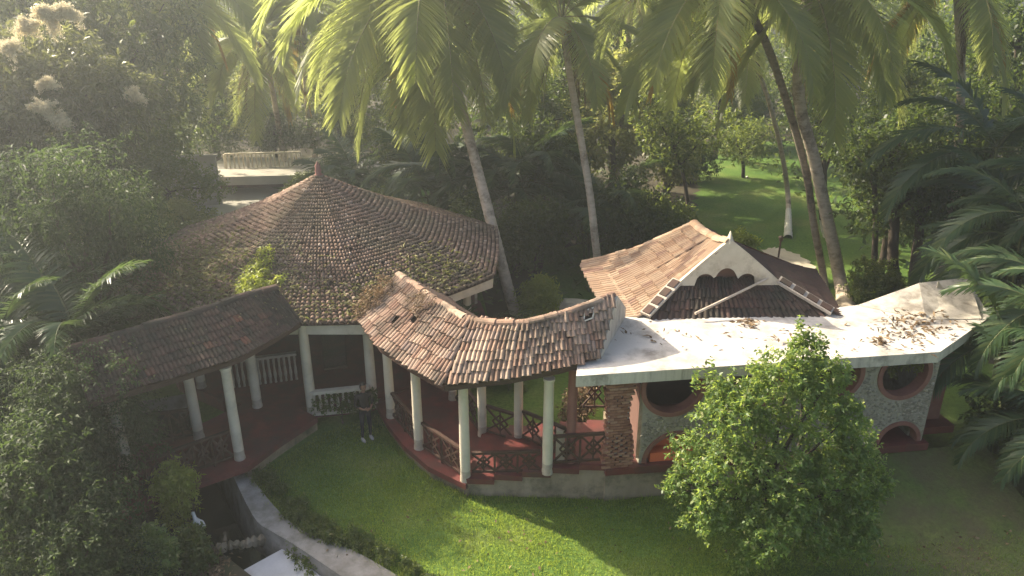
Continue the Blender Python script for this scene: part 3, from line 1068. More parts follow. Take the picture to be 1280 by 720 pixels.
# railings
rail_panel(walkR, rc[1] + Vector((.12, -.08, 0)), rc[2] + Vector((-.1, .12, 0)), .41, 0.78, 2)
rail_panel(walkR, rc[0] + Vector((.08, -.1, 0)), rc[1] + Vector((-.08, .12, 0)), .41, 0.78, 2)
rail_panel(walkR, backc[1] + Vector((.1, 0, 0)), backc[2] + Vector((-.1, 0, 0)), .43, 0.85, 1)
rail_panel(walkR, backc[2] + Vector((.1, -.03, 0)), backc[3] + Vector((-.1, 0, 0)), (.55, .95), 0.85, 2)
rail_panel(walkR, rc[3] + Vector((.14, 0.02, 0.1)), G(757, 578, 1.0), (.90, 1.0), 0.80, 2)
rail_panel(walkR, G(728, 512, .95), G(757, 512, .95), .95, 0.95, 1)
rail_panel(walkR, backc[0] + Vector((.1, -.1, 0)), backc[1] + Vector((-.1, .1, 0)), .41, 0.85, 2)
rail_panel(walkR, rc[2] + Vector((.16, 0.05, 0.1)), rc[3] + Vector((-.16, 0.05, -0.2)), (.50, .66), 0.62, 3)

# left hand walk, its tile colour dark with moss and with tree shade worked in
eL = [G(376, 402, 3.20), G(338, 425, 3.20), G(300, 446, 3.20), G(240, 465, 3.20), G(185, 481, 3.20), G(110, 502, 3.20)]
rL = [G(346, 360, 3.98), G(300, 373, 3.98), G(258, 387, 3.98), G(205, 402, 3.98), G(150, 419, 3.98), G(85, 438, 3.98)]
walkL = thing('covered_walk', 'shaded walkway with a dark mossy tiled roof beside the pond', 'walkway', (-7.6, 17.0, 0))
SL, LL = poly_patch(rL, eL)
deck(walkL, SL, 16, M['wood'])
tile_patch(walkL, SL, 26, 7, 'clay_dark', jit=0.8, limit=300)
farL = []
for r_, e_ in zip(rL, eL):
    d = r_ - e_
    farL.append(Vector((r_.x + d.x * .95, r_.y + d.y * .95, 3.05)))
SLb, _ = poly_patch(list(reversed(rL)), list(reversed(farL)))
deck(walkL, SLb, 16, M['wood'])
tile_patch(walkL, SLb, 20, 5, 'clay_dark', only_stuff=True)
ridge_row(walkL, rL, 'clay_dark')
for i in range(len(eL) - 1):
    MB().bar(eL[i] + Vector((-.05, .05, -0.12)), eL[i + 1] + Vector((-.05, .05, -0.12)), 0.05, 0.12).build('eave_board', M['wood'], walkL)
lc = [G(300, 573, .42), G(249, 547, .42), G(322, 508, .42)]
column(walkL, lc[0], .38, 2.98, 0.125)
column(walkL, lc[1], .38, 3.1, 0.13)
column(walkL, lc[2], .38, 3.2, 0.13)
column(walkL, G(165, 610, .42), .38, 2.95, 0.13)
fo = [G(397, 522, .42), G(350, 553, .42), G(310, 583, .42), G(240, 607, .42), G(140, 652, .42), G(60, 690, .42)]
fin = [G(330, 488, .42), G(300, 505, .42), G(262, 525, .42), G(215, 545, .42), G(120, 575, .42), G(20, 605, .42)]
poly = [(p.x, p.y) for p in fo] + [(p.x, p.y) for p in reversed(fin)]
MB().prism(poly, 0.27, 0.42).build('floor', M['red'], walkL)
poly = [(p.x - .05, p.y + .06) for p in fo[:3]] + [(p.x, p.y) for p in reversed(fin[:3])]
MB().prism(poly, -0.2, 0.268).build('plinth', M['plinth'], walkL)
rail_panel(walkL, lc[0] + Vector((-.14, -.05, 0)), G(222, 600, .42), .42, 0.82, 3)
rail_panel(walkL, G(218, 602, .42), G(120, 640, .42), .42, 0.82, 3)
rail_panel(walkL, lc[1] + Vector((-.1, 0, 0)), G(160, 560, .42), .42, 0.85, 3)
wbal = thing('balustrade', 'white balustrade in the gloom behind the left walkway columns', 'balustrade', G(330, 490, .42))
p, q = G(275, 497, .42) + Vector((0, .5, 0)), G(372, 478, .42) + Vector((0, .2, 0))
MB().bar(p + Vector((0, 0, .85)), q + Vector((0, 0, .85)), .14, .08).build('top_rail', M['mortar'], wbal)  # white balustrade given the duller mortar colour to imitate gloom
for k in range(14):
    c = p.lerp(q, (k + .5) / 14)
    MB().lathe((c.x, c.y, .42), [(.04, 0), (.03, .1), (.05, .25), (.03, .5), (.04, .81)], 8).build('baluster', M['mortar'], wbal)

# ------------------------------------------------------------------ flat roofed building with round windows
bld = thing('flat_roofed_building', 'low building with a pale flat roof and round red rimmed windows', 'building', (5.8, 15.6, 0))
SF = [Vector((1.36, 14.19)), Vector((9.66, 15.30))]
sdir = (SF[1] - SF[0]).normalized()
snrm = Vector((-sdir.y, sdir.x))
SZ0, SZ1 = 3.33, 3.60
slab = [SF[0], SF[1], Vector((11.9, 17.2)), Vector((12.6, 19.3)), Vector((10.6, 18.35)), Vector((8.2, 17.75)), Vector((2.55, 17.2)), Vector((1.55, 15.6))]
MB().prism([(p.x, p.y) for p in slab], SZ0, SZ1, 0, 1).build('flat_roof', [M['slab'], M['rim']], bld)
# tilted panels at the far end
m = MB()
A_, B_, C_, D_, E_ = Vector((8.9, 17.9, 3.61)), Vector((10.2, 17.0, 3.61)), Vector((11.6, 17.05, 3.62)), Vector((12.4, 19.2, 3.86)), Vector((10.7, 18.5, 3.98))
m.add([A_, B_, C_, D_, E_], [(0, 1, 4), (1, 2, 3, 4)])
m.add([v + Vector((0, 0.02, -0.08)) for v in (A_, B_, C_, D_, E_)], [(0, 4, 3, 2, 1)])
m.add([A_, E_, E_ + Vector((0, .08, -.5)), A_ + Vector((0, .08, -.1))], [(0, 1, 2, 3)])
m.build('sloping_panel', M['rim'], bld)
pf = D(1176, 363, 18.4)
m = MB().add([(pf.x - .12, pf.y, pf.z - .12), (pf.x + .2, pf.y + .05, pf.z - .12), (pf.x + .2, pf.y + .13, pf.z - .12), (pf.x - .12, pf.y + .08, pf.z - .12), (pf.x - .10, pf.y + .04, pf.z + .26)], [(0, 1, 4), (1, 2, 4), (2, 3, 4), (3, 0, 4), (3, 2, 1, 0)])
m.build('roof_fin', M['white'], bld)


def wall_pt(s, off=0.42):
    p = SF[0] + sdir * s + snrm * off
    return p


WALL_S0, WALL_S1 = 1.66, 8.8
WZ0, WZ1 = 0.92, 3.335


def to_wall(u, v):
    """(s, z) of the photo pixel on the front wall"""
    a, b = (u - 640) / 950.0, (v - 360) / 950.0
    d = Vector((a, math.cos(CAM_PITCH) - b * math.sin(CAM_PITCH), -math.sin(CAM_PITCH) - b * math.cos(CAM_PITCH)))
    p0 = wall_pt(0)
    t = (p0.x * snrm.x + p0.y * snrm.y) / (d.x * snrm.x + d.y * snrm.y)
    q = d * t
    return (Vector((q.x, q.y)) - p0).dot(sdir), CAM_H + q.z


wins = [to_wall(842, 484), to_wall(943, 478), to_wall(1045, 470), to_wall(1131, 468)]
rads = [0.66, 0.6, 0.6, 0.58]
arch = [to_wall(842, 590), to_wall(1118, 566)]
arad = [0.72, 0.50]
holes = [(s, z, r, 'o') for (s, z), r in zip(wins, rads)] + [(s, WZ0 + .02, r, 'a') for (s, z), r in zip(arch, arad)]


def wall_with_holes(name, mat, parent, s0, s1, z0, z1, th):
    S_ = {s0, s1}
    for s, z, r, k in holes:
        for i in range(25):
            S_.add(s - r * math.cos(math.pi * i / 24))
    S_ = sorted(x for x in S_ if s0 <= x <= s1)
    m = MB()
    def solid(s, act):
        iv, cur = [], z0
        hs = []
        for h in act:
            ss, z, r, k = h
            dd = math.sqrt(max(0, r * r - (s - ss) ** 2))
            hs.append(((z - dd) if k == 'o' else z0, min(z + dd, z1)))
        for lo, hi in sorted(hs):
            iv.append((cur, max(lo, cur)))
            cur = hi
        iv.append((cur, z1))
        return iv
    for a, b in zip(S_[:-1], S_[1:]):
        mid = (a + b) / 2
        act = [h for h in holes if abs(mid - h[0]) < h[2]]
        ia, ib = solid(a, act), solid(b, act)
        for (l0, h0), (l1, h1) in zip(ia, ib):
            if h0 - l0 < 1e-4 and h1 - l1 < 1e-4: continue
            pa, pb = wall_pt(a), wall_pt(b)
            qa, qb = wall_pt(a, .42 + th), wall_pt(b, .42 + th)
            m.add([(pa.x, pa.y, l0), (pb.x, pb.y, l1), (pb.x, pb.y, h1), (pa.x, pa.y, h0),
                   (qa.x, qa.y, l0), (qb.x, qb.y, l1), (qb.x, qb.y, h1), (qa.x, qa.y, h0)],
                  [(0, 1, 2, 3), (5, 4, 7, 6), (3, 2, 6, 7), (1, 0, 4, 5)])
    return m.build(name, mat, parent)


wl = wall_with_holes('wall', M['rubble_wall'], bld, WALL_S0, WALL_S1, WZ0, WZ1, 0.24)
# cobbles set in the wall
rngp = np.random.default_rng(3)
ico = bmesh.new()
bmesh.ops.create_icosphere(ico, subdivisions=1, radius=1)
iv = np.array([v.co[:] for v in ico.verts])
ivf = np.array([[v.index for v in f.verts] for f in ico.faces])
ico.free()
PV, PF = [], []
cnt = 0
for _ in range(5200):
    s, z = rngp.uniform(WALL_S0 + .05, WALL_S1 - .05), rngp.uniform(WZ0 + .05, WZ1 - .06)
    if any((k == 'o' and math.hypot(s - ss, z - zz) < r + .17) or (k == 'a' and z > WZ0 and math.hypot(s - ss, z - zz) < r + .15) for ss, zz, r, k in holes): continue
    a = rngp.uniform(.018, .042) * (1.5 if rngp.random() < .12 else 1)
    p = wall_pt(s, .415)
    v = iv * np.array([a * rngp.uniform(.8, 1.5), .022, a * rngp.uniform(.6, 1.0)])
    x = p.x + v[:, 0] * sdir.x + v[:, 1] * snrm.x
    y = p.y + v[:, 0] * sdir.y + v[:, 1] * snrm.y
    PF.append(ivf + 12 * cnt)
    PV.append(np.stack([x, y, z + v[:, 2]], 1))
    cnt += 1
tag(link('wall_stones', np_mesh('wall_stones', np.concatenate(PV), np.concatenate(PF), M['pebble'], smooth=True), bld), kind='stuff')


def ring(name, s, z, r, wd, parent, a0=0, a1=2 * math.pi, n=40, mat='red_trim', depth=.26, zmax=WZ1):
    m = MB()
    for i in range(n):
        b0, b1 = a0 + (a1 - a0) * i / n, a0 + (a1 - a0) * (i + 1) / n
        P = []
        for b in (b0, b1):
            for rr, off in ((r - .012, .385), (r + wd, .385), (r + wd, .43), (r - .012, .42 + depth)):
                q = wall_pt(s + rr * math.cos(b), off)
                P.append((q.x, q.y, min(z + rr * math.sin(b), zmax - .003)))
        m.add(P, [(0, 1, 5, 4), (1, 2, 6, 5), (3, 0, 4, 7)])
    return m.build(name, M[mat], parent)


for k, ((s, z), r) in enumerate(zip(wins, rads)):
    rg = ring('round_window', s, z, r, .10, bld)
    m = MB()
    n = 32
    vs = []
    for i in range(n):
        b = 2 * math.pi * i / n
        q = wall_pt(s + (r - .02) * math.cos(b), .60)
        vs.append((q.x, q.y, min(z + (r - .02) * math.sin(b), WZ1 - .01)))
    m.add(vs, [tuple(range(n))])
    if k == 2:
        m.build('pane', M['glass'], rg)
for (s, z), r in zip(arch, arad):
    ring('arch_rim', s, WZ0 + .02, r, .09, bld, 0, math.pi, 24)
# red base course, and rooms behind the openings
def wbox(m, s0, s1, o0, o1, z0, z1, mi=0):
    P = [wall_pt(s0, o0), wall_pt(s1, o0), wall_pt(s1, o1), wall_pt(s0, o1)]
    return m.prism([(p.x, p.y) for p in P], z0, z1, mi)


wbox(MB(), 1.55, WALL_S1 + .12, .30, 3.2, .72, .915).build('base_course', M['red'], bld)
wbox(MB(), WALL_S1 + .122, WALL_S1 + 1.1, .75, 3.1, .85, 1.05).build('base_course', M['red'], bld)
wbox(MB(), 1.5, WALL_S1 + .1, .36, 3.1, -.2, .718).build('plinth', M['plinth'], bld)
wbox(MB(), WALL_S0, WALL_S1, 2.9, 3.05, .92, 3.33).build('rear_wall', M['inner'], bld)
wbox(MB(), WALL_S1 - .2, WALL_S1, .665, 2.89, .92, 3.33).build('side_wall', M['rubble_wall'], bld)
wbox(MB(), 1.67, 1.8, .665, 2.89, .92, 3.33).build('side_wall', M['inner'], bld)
wbox(MB(), WALL_S1 + .005, WALL_S1 + .9, 1.1, 1.3, 1.05, 3.33).build('recessed_wall', M['red_trim'], bld)
wbox(MB(), .84, 1.548, .27, 2.3, .76, .925).build('floor', M['red'], bld)
wbox(MB(), .86, 1.498, .33, 2.2, -.2, .758).build('plinth', M['plinth'], bld)
m = MB()                                                # earth banked against the right half of the base
bk = []
for k in range(15):
    s_k = 4.2 + k * .45
    hh = .70 * min(1, k / 5)
    prof_k = [(.375, hh), (.05, hh * .86 + random.uniform(-.02, .02)), (-.6, hh * .5 + random.uniform(-.03, .03)), (-1.4, hh * .16), (-2.2, -.03)]
    bk.append([(*wall_pt(s_k, o_), z_) for o_, z_ in prof_k])
for a_, b_ in zip(bk[:-1], bk[1:]):
    for k in range(4):
        m.add([a_[k], b_[k], b_[k + 1], a_[k + 1]], [(3, 2, 1, 0)], 0, True)
tag(m.build('earth_bank', M['lawn']), kind='structure')
q_ = wall_pt(wins[3][0] - .05, .56)
hp = thing('hanging_plant', 'pale leaved plants hanging inside the rightmost round window', 'plant', (q_.x, q_.y, 2.6))
for k in range(4):
    c_ = wall_pt(wins[3][0] - .36 + .24 * k, .56)
    link('foliage', blob_crown('foliage', [(c_.x, c_.y, wins[3][1] + .28 - .1 * (k % 2), .1), (c_.x, c_.y, wins[3][1] + .1 - .1 * (k % 2), .08)], 16, 5, .1, .14, .05, M['leaf_light'], 600 + k), hp)
# sloping red bench inside the near arch
s_, r_ = arch[0][0], arad[0]
m = MB()
for (a0, a1, o, z) in ((-.6, .75, .45, 1.16), (-.45, .9, .75, 1.34)):
    P = [wall_pt(s_ + a0, o), wall_pt(s_ + a1, o), wall_pt(s_ + a1, o + .28), wall_pt(s_ + a0, o + .28)]
    m.prism([(p.x, p.y) for p in P], .918, z)
m.build('bench', M['red_bright'], bld)

# curving brick pillar at the left end, brick by brick
bp = thing('brick_pillar', 'wavy openwork brick pillar at the left end of the flat roofed building', 'pillar', (wall_pt(1.3).x, wall_pt(1.3).y, .92))
bmb = MB().box((0, 0, 0), (.2, .11, .058)).mesh('brick', M['brick'])
c0 = to_wall(769, 585)[0]
zc, row = .93, 0
ang = math.atan2(sdir.y, sdir.x)
while zc < 3.27:
    tz = (zc - .92) / 2.4
    half = .30 + .05 * math.sin(tz * 9.0) + .03 * math.cos(tz * 4)
    cx = c0 + .03 * math.sin(tz * 7)
    open_row = (0.10 < tz < 0.36 or 0.48 < tz < 0.80)
    n = 3
    for k in range(n):
        f = (k + .5 + (.25 if row % 2 else -.25)) / n
        s = cx - half + 2 * half * min(max(f, .12), .88)
        for off in (.36, .50):
            p = wall_pt(s, off + random.uniform(-.005, .005))
            o = link('brick', bmb, bp)
            o.matrix_basis = Matrix.Translation((p.x, p.y, zc + .03)) @ Matrix.Rotation(ang + random.gauss(0, .008), 4, 'Z') @ Matrix.Scale(.78 if open_row else 1.02, 4, (1, 0, 0))
    zc += .071
    row += 1
m = MB()
P = [wall_pt(c0 - .24, .385), wall_pt(c0 + .24, .385), wall_pt(c0 + .24, .46), wall_pt(c0 - .24, .46)]
m.prism([(p.x, p.y) for p in P], .921, 3.325)
m.build('mortar_core', M['mortar'], bp)

# ------------------------------------------------------------------ tiled house with gable
hs = thing('tiled_house', 'small house with a swept clay tile roof and scalloped white gable', 'house', (5.6, 19, 0))
HF, HB = Vector((5.42, 17.9, 5.27)), D(868, 281, 19.9)
fl, fr = Vector((2.45, 17.25, 3.42)), Vector((8.2, 17.35, 3.45))
bl, br = G(728, 331, 3.45), Vector((8.7, 20.6, 3.5))
k0, k1 = D(851, 352, 18.0), D(966, 350, 18.05)
s0, s1 = G(806, 396, 3.62), G(1038, 392, 3.62)


def slope(kk, ss, fe_, be_):
    L0, L1, L2 = (kk - HF).length, (ss - kk).length, (fe_ - ss).length
    T = L0 + L1 + L2
    def front(t):
        q = t * T
        if q < L0: return HF.lerp(kk, q / L0)
        if q < L0 + L1: return kk.lerp(ss, (q - L0) / L1)
        return ss.lerp(fe_, (q - L0 - L1) / L2)
    def S(s, t):
        b = HB.lerp(be_, t) - Vector((0, 0, .15 * math.sin(math.pi * t)))
        p = front(t).lerp(b, s)
        return p - Vector((0, 0, .09 * math.sin(math.pi * s) * (1 - t)))
    return S


SLf = slope(k0, s0, fl, bl)
SRt = slope(k1, s1, fr, br)
deck(hs, SLf, 8, M['wood'], drop=.05, thick=.05, nt_=12)
deck(hs, SRt, 8, M['wood'], drop=.05, thick=.05, nt_=12)
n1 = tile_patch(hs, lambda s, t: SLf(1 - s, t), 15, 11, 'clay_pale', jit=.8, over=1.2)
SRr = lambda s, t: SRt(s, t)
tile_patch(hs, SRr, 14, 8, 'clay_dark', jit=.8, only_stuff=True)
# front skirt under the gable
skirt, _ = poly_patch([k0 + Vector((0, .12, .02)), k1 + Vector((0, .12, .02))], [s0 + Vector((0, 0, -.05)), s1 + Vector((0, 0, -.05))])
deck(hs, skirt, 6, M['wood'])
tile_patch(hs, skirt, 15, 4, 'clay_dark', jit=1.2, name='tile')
# back hip and walls
m = MB()
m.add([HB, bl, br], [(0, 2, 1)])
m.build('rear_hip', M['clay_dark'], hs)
m = MB()
m.prism([(3.0, 17.9), (7.6, 17.9), (7.9, 20.0), (2.75, 20.0)], -.1, 3.3)
m.build('wall', M['board'], hs)
ridge_row(hs, [SLf(i / 4, 0) + Vector((0, 0, .03)) for i in range(5)], 'clay_pale', L=.34, r=.13)
ridge_row(hs, [SLf(1.0, i / 6) + Vector((0, .03, .05)) for i in range(7)], 'clay_pale', L=.3, r=.09)
# scalloped gable board
HFb = HF + Vector((0, -.12, 0.02))
n = 48
m = MB()
kl, kr = k0 + Vector((-.05, -.16, -.03)), k1 + Vector((.10, -.16, -.03))
rows = []
for i in range(n + 1):
    t = i / n
    x = kl.x + (kr.x - kl.x) * t
    y = kl.y + (kr.y - kl.y) * t
    tc = (HFb.x - kl.x) / (kr.x - kl.x)
    up = HFb.z + .10 - (abs(t - tc) / (tc if t < tc else 1 - tc)) ** 1.08 * (HFb.z - kl.z)
    lo = kl.z - .02
    for cc, rr, hh in ((tc, .12, .42), (tc - .21, .10, .27), (tc + .21, .10, .27)):
        q = abs(t - cc)
        if q < rr:
            lo = max(lo, kl.z - .02 + hh * math.sqrt(1 - (q / rr) ** 2) + .05)
    lo = min(lo, up - .05)
    rows.append((x, y, lo, up))
for a, b in zip(rows[:-1], rows[1:]):
    V8 = [(a[0], a[1], a[2]), (b[0], b[1], b[2]), (b[0], b[1], b[3]), (a[0], a[1], a[3])]
    V8 += [(x, y + .10, z) for x, y, z in V8]
    m.add(V8, [(0, 1, 2, 3), (5, 4, 7, 6), (3, 2, 6, 7), (1, 0, 4, 5)])
m.build('gable_board', M['board'], hs)
m = MB().add([(kl.x + .1, kl.y + .3, kl.z - .2), (kr.x - .1, kr.y + .3, kl.z - .2), (HFb.x, kl.y + .3, HFb.z - .1)], [(0, 1, 2)])
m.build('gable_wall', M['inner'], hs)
m = MB().lathe((HF.x, HF.y + .05, HF.z + .02), [(.13, 0), (.10, .06), (.05, .18), (.012, .30)], 4, smooth=False)
m.build('finial', M['white'], hs)
# dark cap tiles with pale joints down both hips
def hip_blocks(a, b, nrm_up, n):
    d = (b - a)
    MB().bar(a + nrm_up * .03, b + nrm_up * .03, .30, .07, up=nrm_up).build('hip_mortar', M['mortar'], hs)
    for k in range(n):
        p, q = a + d * ((k + .12) / n), a + d * ((k + .88) / n)
        MB().bar(p + nrm_up * .065, q + nrm_up * .065, .20, .06, up=nrm_up).build('hip_tile', M['clay_dark'], hs)


hip_blocks(k0 + Vector((-.08, -.02, .02)), s0 + Vector((.0, -.05, .06)), Vector((-.35, -.45, .8)).normalized(), 4)
hip_blocks(k1 + Vector((.12, -.02, .0)), s1 + Vector((.0, -.05, .06)), Vector((.35, -.45, .8)).normalized(), 4)
tag(MB().tube([D(869, 392, 17.0), D(915, 370, 17.45), D(960, 348, 17.9)], [.035, .033, .03], 8).build('pole', M['pole']), 'long pale pole leaning across the front of the gable roof', 'pole')

# ------------------------------------------------------------------ terrace far back on the left
ter = thing('terrace', 'distant raised terrace with a white railing behind the conical roof', 'terrace', (-14, 42, 0))
P0, P1, P2, P3 = D(262, 222, 41.5), D(345, 208, 42.5), D(345, 200, 45), D(255, 205, 45)
m = MB()
zt = P0.z
m.prism([(P0.x - 1, 41.5), (-7.8, 43.2), (-7.8, 46.5), (P0.x - 1, 46.5)], zt - .3, zt)
m.build('deck', M['paving'], ter)
m = MB()
m.prism([(P0.x - 1.2, 40.9), (-11.4, 41.6), (-11.4, 43.0), (P0.x - 1.2, 43.0)], .62, 1.1)
m.build('lower_slab', M['paving'], ter)
m = MB()
m.prism([(P0.x - 1.1, 42.6), (-8.0, 43.6), (-8.0, 46.4), (P0.x - 1.1, 46.4)], -.1, zt - .302)
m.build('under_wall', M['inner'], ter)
def far_rail(a, b, n):
    MB().bar(a + Vector((0, 0, .85)), b + Vector((0, 0, .85)), .12, .09).build('top_rail', M['white'], ter)
    for k in range(n):
        c = a.lerp(b, k / (n - 1))
        wd = .14 if k % 5 == 0 else .07
        MB().box((c.x, c.y, c.z + .42), (wd, wd, .8)).build('rail_post', M['white'], ter)
far_rail(Vector((P0.x + .2, 43.6, zt)), Vector((-12.4, 44.2, zt)), 18)
far_rail(Vector((-10.9, 43.6, zt)), Vector((-8.3, 44.0, zt)), 14)
for u in (283, 305):
    p = D(u, 232, 41.4)
    MB().bar((p.x, 41.4, .62 if u > 300 else 1.1), (p.x + .02, 41.4, zt - .302), .14, .14, up=(1, 0, 0)).build('post', M['white'], ter)
wll = thing('garden_wall', 'blank pale wall beside the distant terrace half hidden by foliage', 'wall', (-17.3, 38, 0))
MB().bar((-20.5, 38.5, 1.3), (-15.6, 39.6, 1.3), .25, 2.6).build('render_coat', M['paving'], wll)
MB().bar((-20.6, 38.5, 2.66), (-15.5, 39.62, 2.66), .4, .1).build('coping', M['paving'], wll)

# ------------------------------------------------------------------ palms
def frond_mesh(name, a0, L, droop, nleaf, leafL, leafW, mat, rmat, seed, hang=0.55, fold=0.5, twist=0.0, segs=3):
    """one feather frond growing along +X at elevation a0, gravity along -Z"""
    rng = random.Random(seed)
    N = 22
    pts, ang = [Vector((0, 0, 0))], []
    a = a0
    for i in range(N):
        s = (i + 1) / N
        a = a0 - droop * s ** 1.35
        ang.append(a)
        pts.append(pts[-1] + Vector((math.cos(a), math.sin(R(twist)) * s * 0.25, math.sin(a))) * (L / N))
    ang.append(a)
    V, F, mi = [], [], []
    def quad(vs, k):
        b = len(V)
        V.extend(vs)
        F.append((b, b + 1, b + 2, b + 3))
        mi.append(k)
    # rib: a thin three sided bar
    for i in range(N):
        r0, r1 = 0.035 * (1 - i / N) * L / 4 + .006, 0.035 * (1 - (i + 1) / N) * L / 4 + .006
        p, q = pts[i], pts[i + 1]
        for (y0, z0), (y1, z1) in (((-1, 0), (0, 1)), ((0, 1), (1, 0)), ((1, 0), (-1, 0))):
            quad([(p.x, p.y + y0 * r0, p.z + z0 * r0), (q.x, q.y + y0 * r1, q.z + z0 * r1), (q.x, q.y + y1 * r1, q.z + z1 * r1), (p.x, p.y + y1 * r0, p.z + z1 * r0)], 1)
    for side in (-1, 1):
        for j in range(nleaf):
            s = 0.14 + 0.86 * (j + rng.uniform(-.3, .3)) / nleaf
            s = min(max(s, .12), .995)
            x = s * N
            i = min(int(x), N - 1)
            p = pts[i].lerp(pts[i + 1], x - i)
            aa = ang[i]
            fw = Vector((math.cos(aa), 0, math.sin(aa)))
            upv = Vector((-math.sin(aa), 0, math.cos(aa)))
            prof_ = (0.55 + 0.45 * math.sin(min(1, s * 2.1) * math.pi / 2)) * (1 - 0.62 * max(0, s - .55) / .45)
            ll = leafL * prof_ * rng.uniform(.85, 1.1)
            wd = leafW * rng.uniform(.8, 1.15)
            d = fw * (0.42 + 0.5 * s) + Vector((0, side, 0)) * (1.0 - .35 * s) + upv * (fold * rng.uniform(.4, 1.2))
            d.normalize()
            wv = d.cross(upv)
            if wv.length < .1: wv = fw.copy()
            wv = (fw * .8 + upv * .35 * side).normalized()
            c0 = p.copy()
            prev = None
            st_ = ll / segs
            hh = hang * rng.uniform(.6, 1.5)
            for k in range(segs + 1):
                wk = wd * (0.75, 1.0, 0.72, 0.06)[k] if segs == 3 else wd * (0.8, 1.0, 0.06)[k]
                e = (c0 - wv * wk / 2, c0 + wv * wk / 2)
                if prev:
                    quad([tuple(prev[0]), tuple(prev[1]), tuple(e[1]), tuple(e[0])], 0)
                prev = e
                d = (d + Vector((0, 0, -hh)) * (0.75)).normalized()
                c0 = c0 + d * st_
    # share verts between the segments of a leaflet so that each leaflet is one island
    me = np_mesh(name, V, F, [mat, rmat], mi)
    bm = bmesh.new()
    bm.from_mesh(me)
    bmesh.ops.remove_doubles(bm, verts=bm.verts, dist=1e-5)
    bm.to_mesh(me)
    bm.free()
    return me


ELEV = [78, 58, 40, 22, 5, -12, -30, -50]
DROOP = [55, 75, 85, 85, 75, 62, 48, 32]
COCO = [frond_mesh('frond', R(e), 4.6, R(d), 108, 1.25, .064, M['coco'], M['rachis'], i, hang=.2, fold=.25) for i, (e, d) in enumerate(zip(ELEV, DROOP))]
COCO_OLD = frond_mesh('frond', R(-45), 4.2, R(38), 60, .95, .05, M['coco_old'], M['rachis'], 31, hang=.9)
COCO_DEAD = frond_mesh('frond', R(-62), 3.6, R(25), 50, .8, .045, M['coco_dead'], M['pole'], 32, hang=1.2)


def palm_trunk_mesh(pts, r0, r1, lime=0.0, bark='trunk_palm'):
    sp = spline(pts, 60)
    m = MB()
    L = sum((sp[i + 1] - sp[i]).length for i in range(60))
    # resample finely: ring scars
    n = max(40, int(L / .11))
    pp, rr = [], []
    for i in range(n + 1):
        t = i / n
        x = t * 60
        k = min(int(x), 59)
        p = sp[k].lerp(sp[k + 1], x - k)
        r = r0 + (r1 - r0) * t ** .7 + max(0, .14 - t) * r0 * 3.2
        r *= 1 + (.055 if i % 2 else 0) + random.uniform(-.02, .02)
        pp.append(p)
        rr.append(r)
    nl = int(n * lime)
    if nl:
        m.tube(pp[:nl + 1], rr[:nl + 1], 10, 1, caps=False)
        m.tube(pp[nl:], rr[nl:], 10, 0, caps=False)
    else:
        m.tube(pp, rr, 10, 0, caps=False)
    return m.mesh('trunk', [M[bark], M['lime']]), sp[-1]


def coconut_palm(label, pts, r0=.17, r1=.115, scale=1.0, seed=0, nfr=22, lime=0.0, old=3, dead=2, group='coconut palms standing among the buildings', fixed=(), bark='trunk_palm'):
    rng = random.Random(seed)
    t = thing('coconut_palm', label, 'palm tree', Vector(pts[0]), group)
    me, top = palm_trunk_mesh([Vector(p) for p in pts], r0, r1, lime, bark)
    link('trunk', me, t)
    def put(mesh_, az, sc, nm='frond'):
        o = link(nm, mesh_, t)
        o.matrix_basis = Matrix.Translation(top + Vector((math.cos(az), math.sin(az), 0)) * .08) @ Matrix.Rotation(az, 4, 'Z') @ Matrix.Diagonal((sc, sc * rng.choice((-1, 1)), sc, 1))
    for i in range(nfr):
        az = i * 2.39996 + rng.uniform(-.25, .25)
        q = i / nfr
        k = min(int(q * 8 + rng.uniform(-.4, .4)), 7)
        put(COCO[max(k, 0)], az, scale * rng.uniform(.9, 1.12))
    for az, k, sc in fixed:
        put(COCO[k], R(az), scale * sc)
    for i in range(old):
        put(COCO_OLD, rng.uniform(0, 6.28), scale * rng.uniform(.85, 1.05))
    for i in range(dead):
        put(COCO_DEAD, rng.uniform(0, 6.28), scale * rng.uniform(.85, 1.0))
    # nuts under the crown
    for i in range(6):
        a = rng.uniform(0, 6.28)
        o = link('coconut', NUT, t)
        o.matrix_basis = Matrix.Translation(top + Vector((math.cos(a) * .26, math.sin(a) * .26, -.28 - rng.uniform(0, .2))))
    return t


bmn = bmesh.new()
bmesh.ops.create_icosphere(bmn, subdivisions=2, radius=.13)
for v in bmn.verts: v.co.z *= 1.25
NUT = bpy.data.meshes.new('coconut')
bmn.to_mesh(NUT)
bmn.free()
NUT.materials.append(M['coco_old'])

coconut_palm('tall coconut palm rising between the conical roof and the curving walkway', [G(648, 392, 0), D(640, 378, 25.4), D(612, 270, 26.4), D(590, 185, 27.5), D(563, 75, 29), D(544, -45, 30.2)],
             .23, .16, 1.54, 3, 28, fixed=((-100, 6, 1.0), (-80, 5, 1.05), (-120, 5, 1.1), (-140, 5, 1.0), (-62, 6, .95), (-165, 5, 1.0), (175, 4, 1.05)), old=4, dead=2)
coconut_palm('slender coconut palm behind the courtyard with a small crown', [G(752, 366, 0), D(744, 300, 26.5), D(737, 240, 26.7), D(722, 150, 26.9), D(711, 85, 27), D(702, 22, 27)], .15, .11, .95, 5, 15, old=3, dead=3)
coconut_palm('thick leaning coconut palm behind the flat roof, foremost of its pair', [G(1060, 396, 0), D(1050, 350, 27.4), D(1040, 300, 27.2), D(1018, 200, 26.8), D(998, 110, 26.5), D(1012, -25, 26.3)],
             .27, .17, 1.16, 8, 18, fixed=((-70, 5, 1.0), (-40, 4, 1.05), (-20, 4, 1.0)), old=1, dead=1)
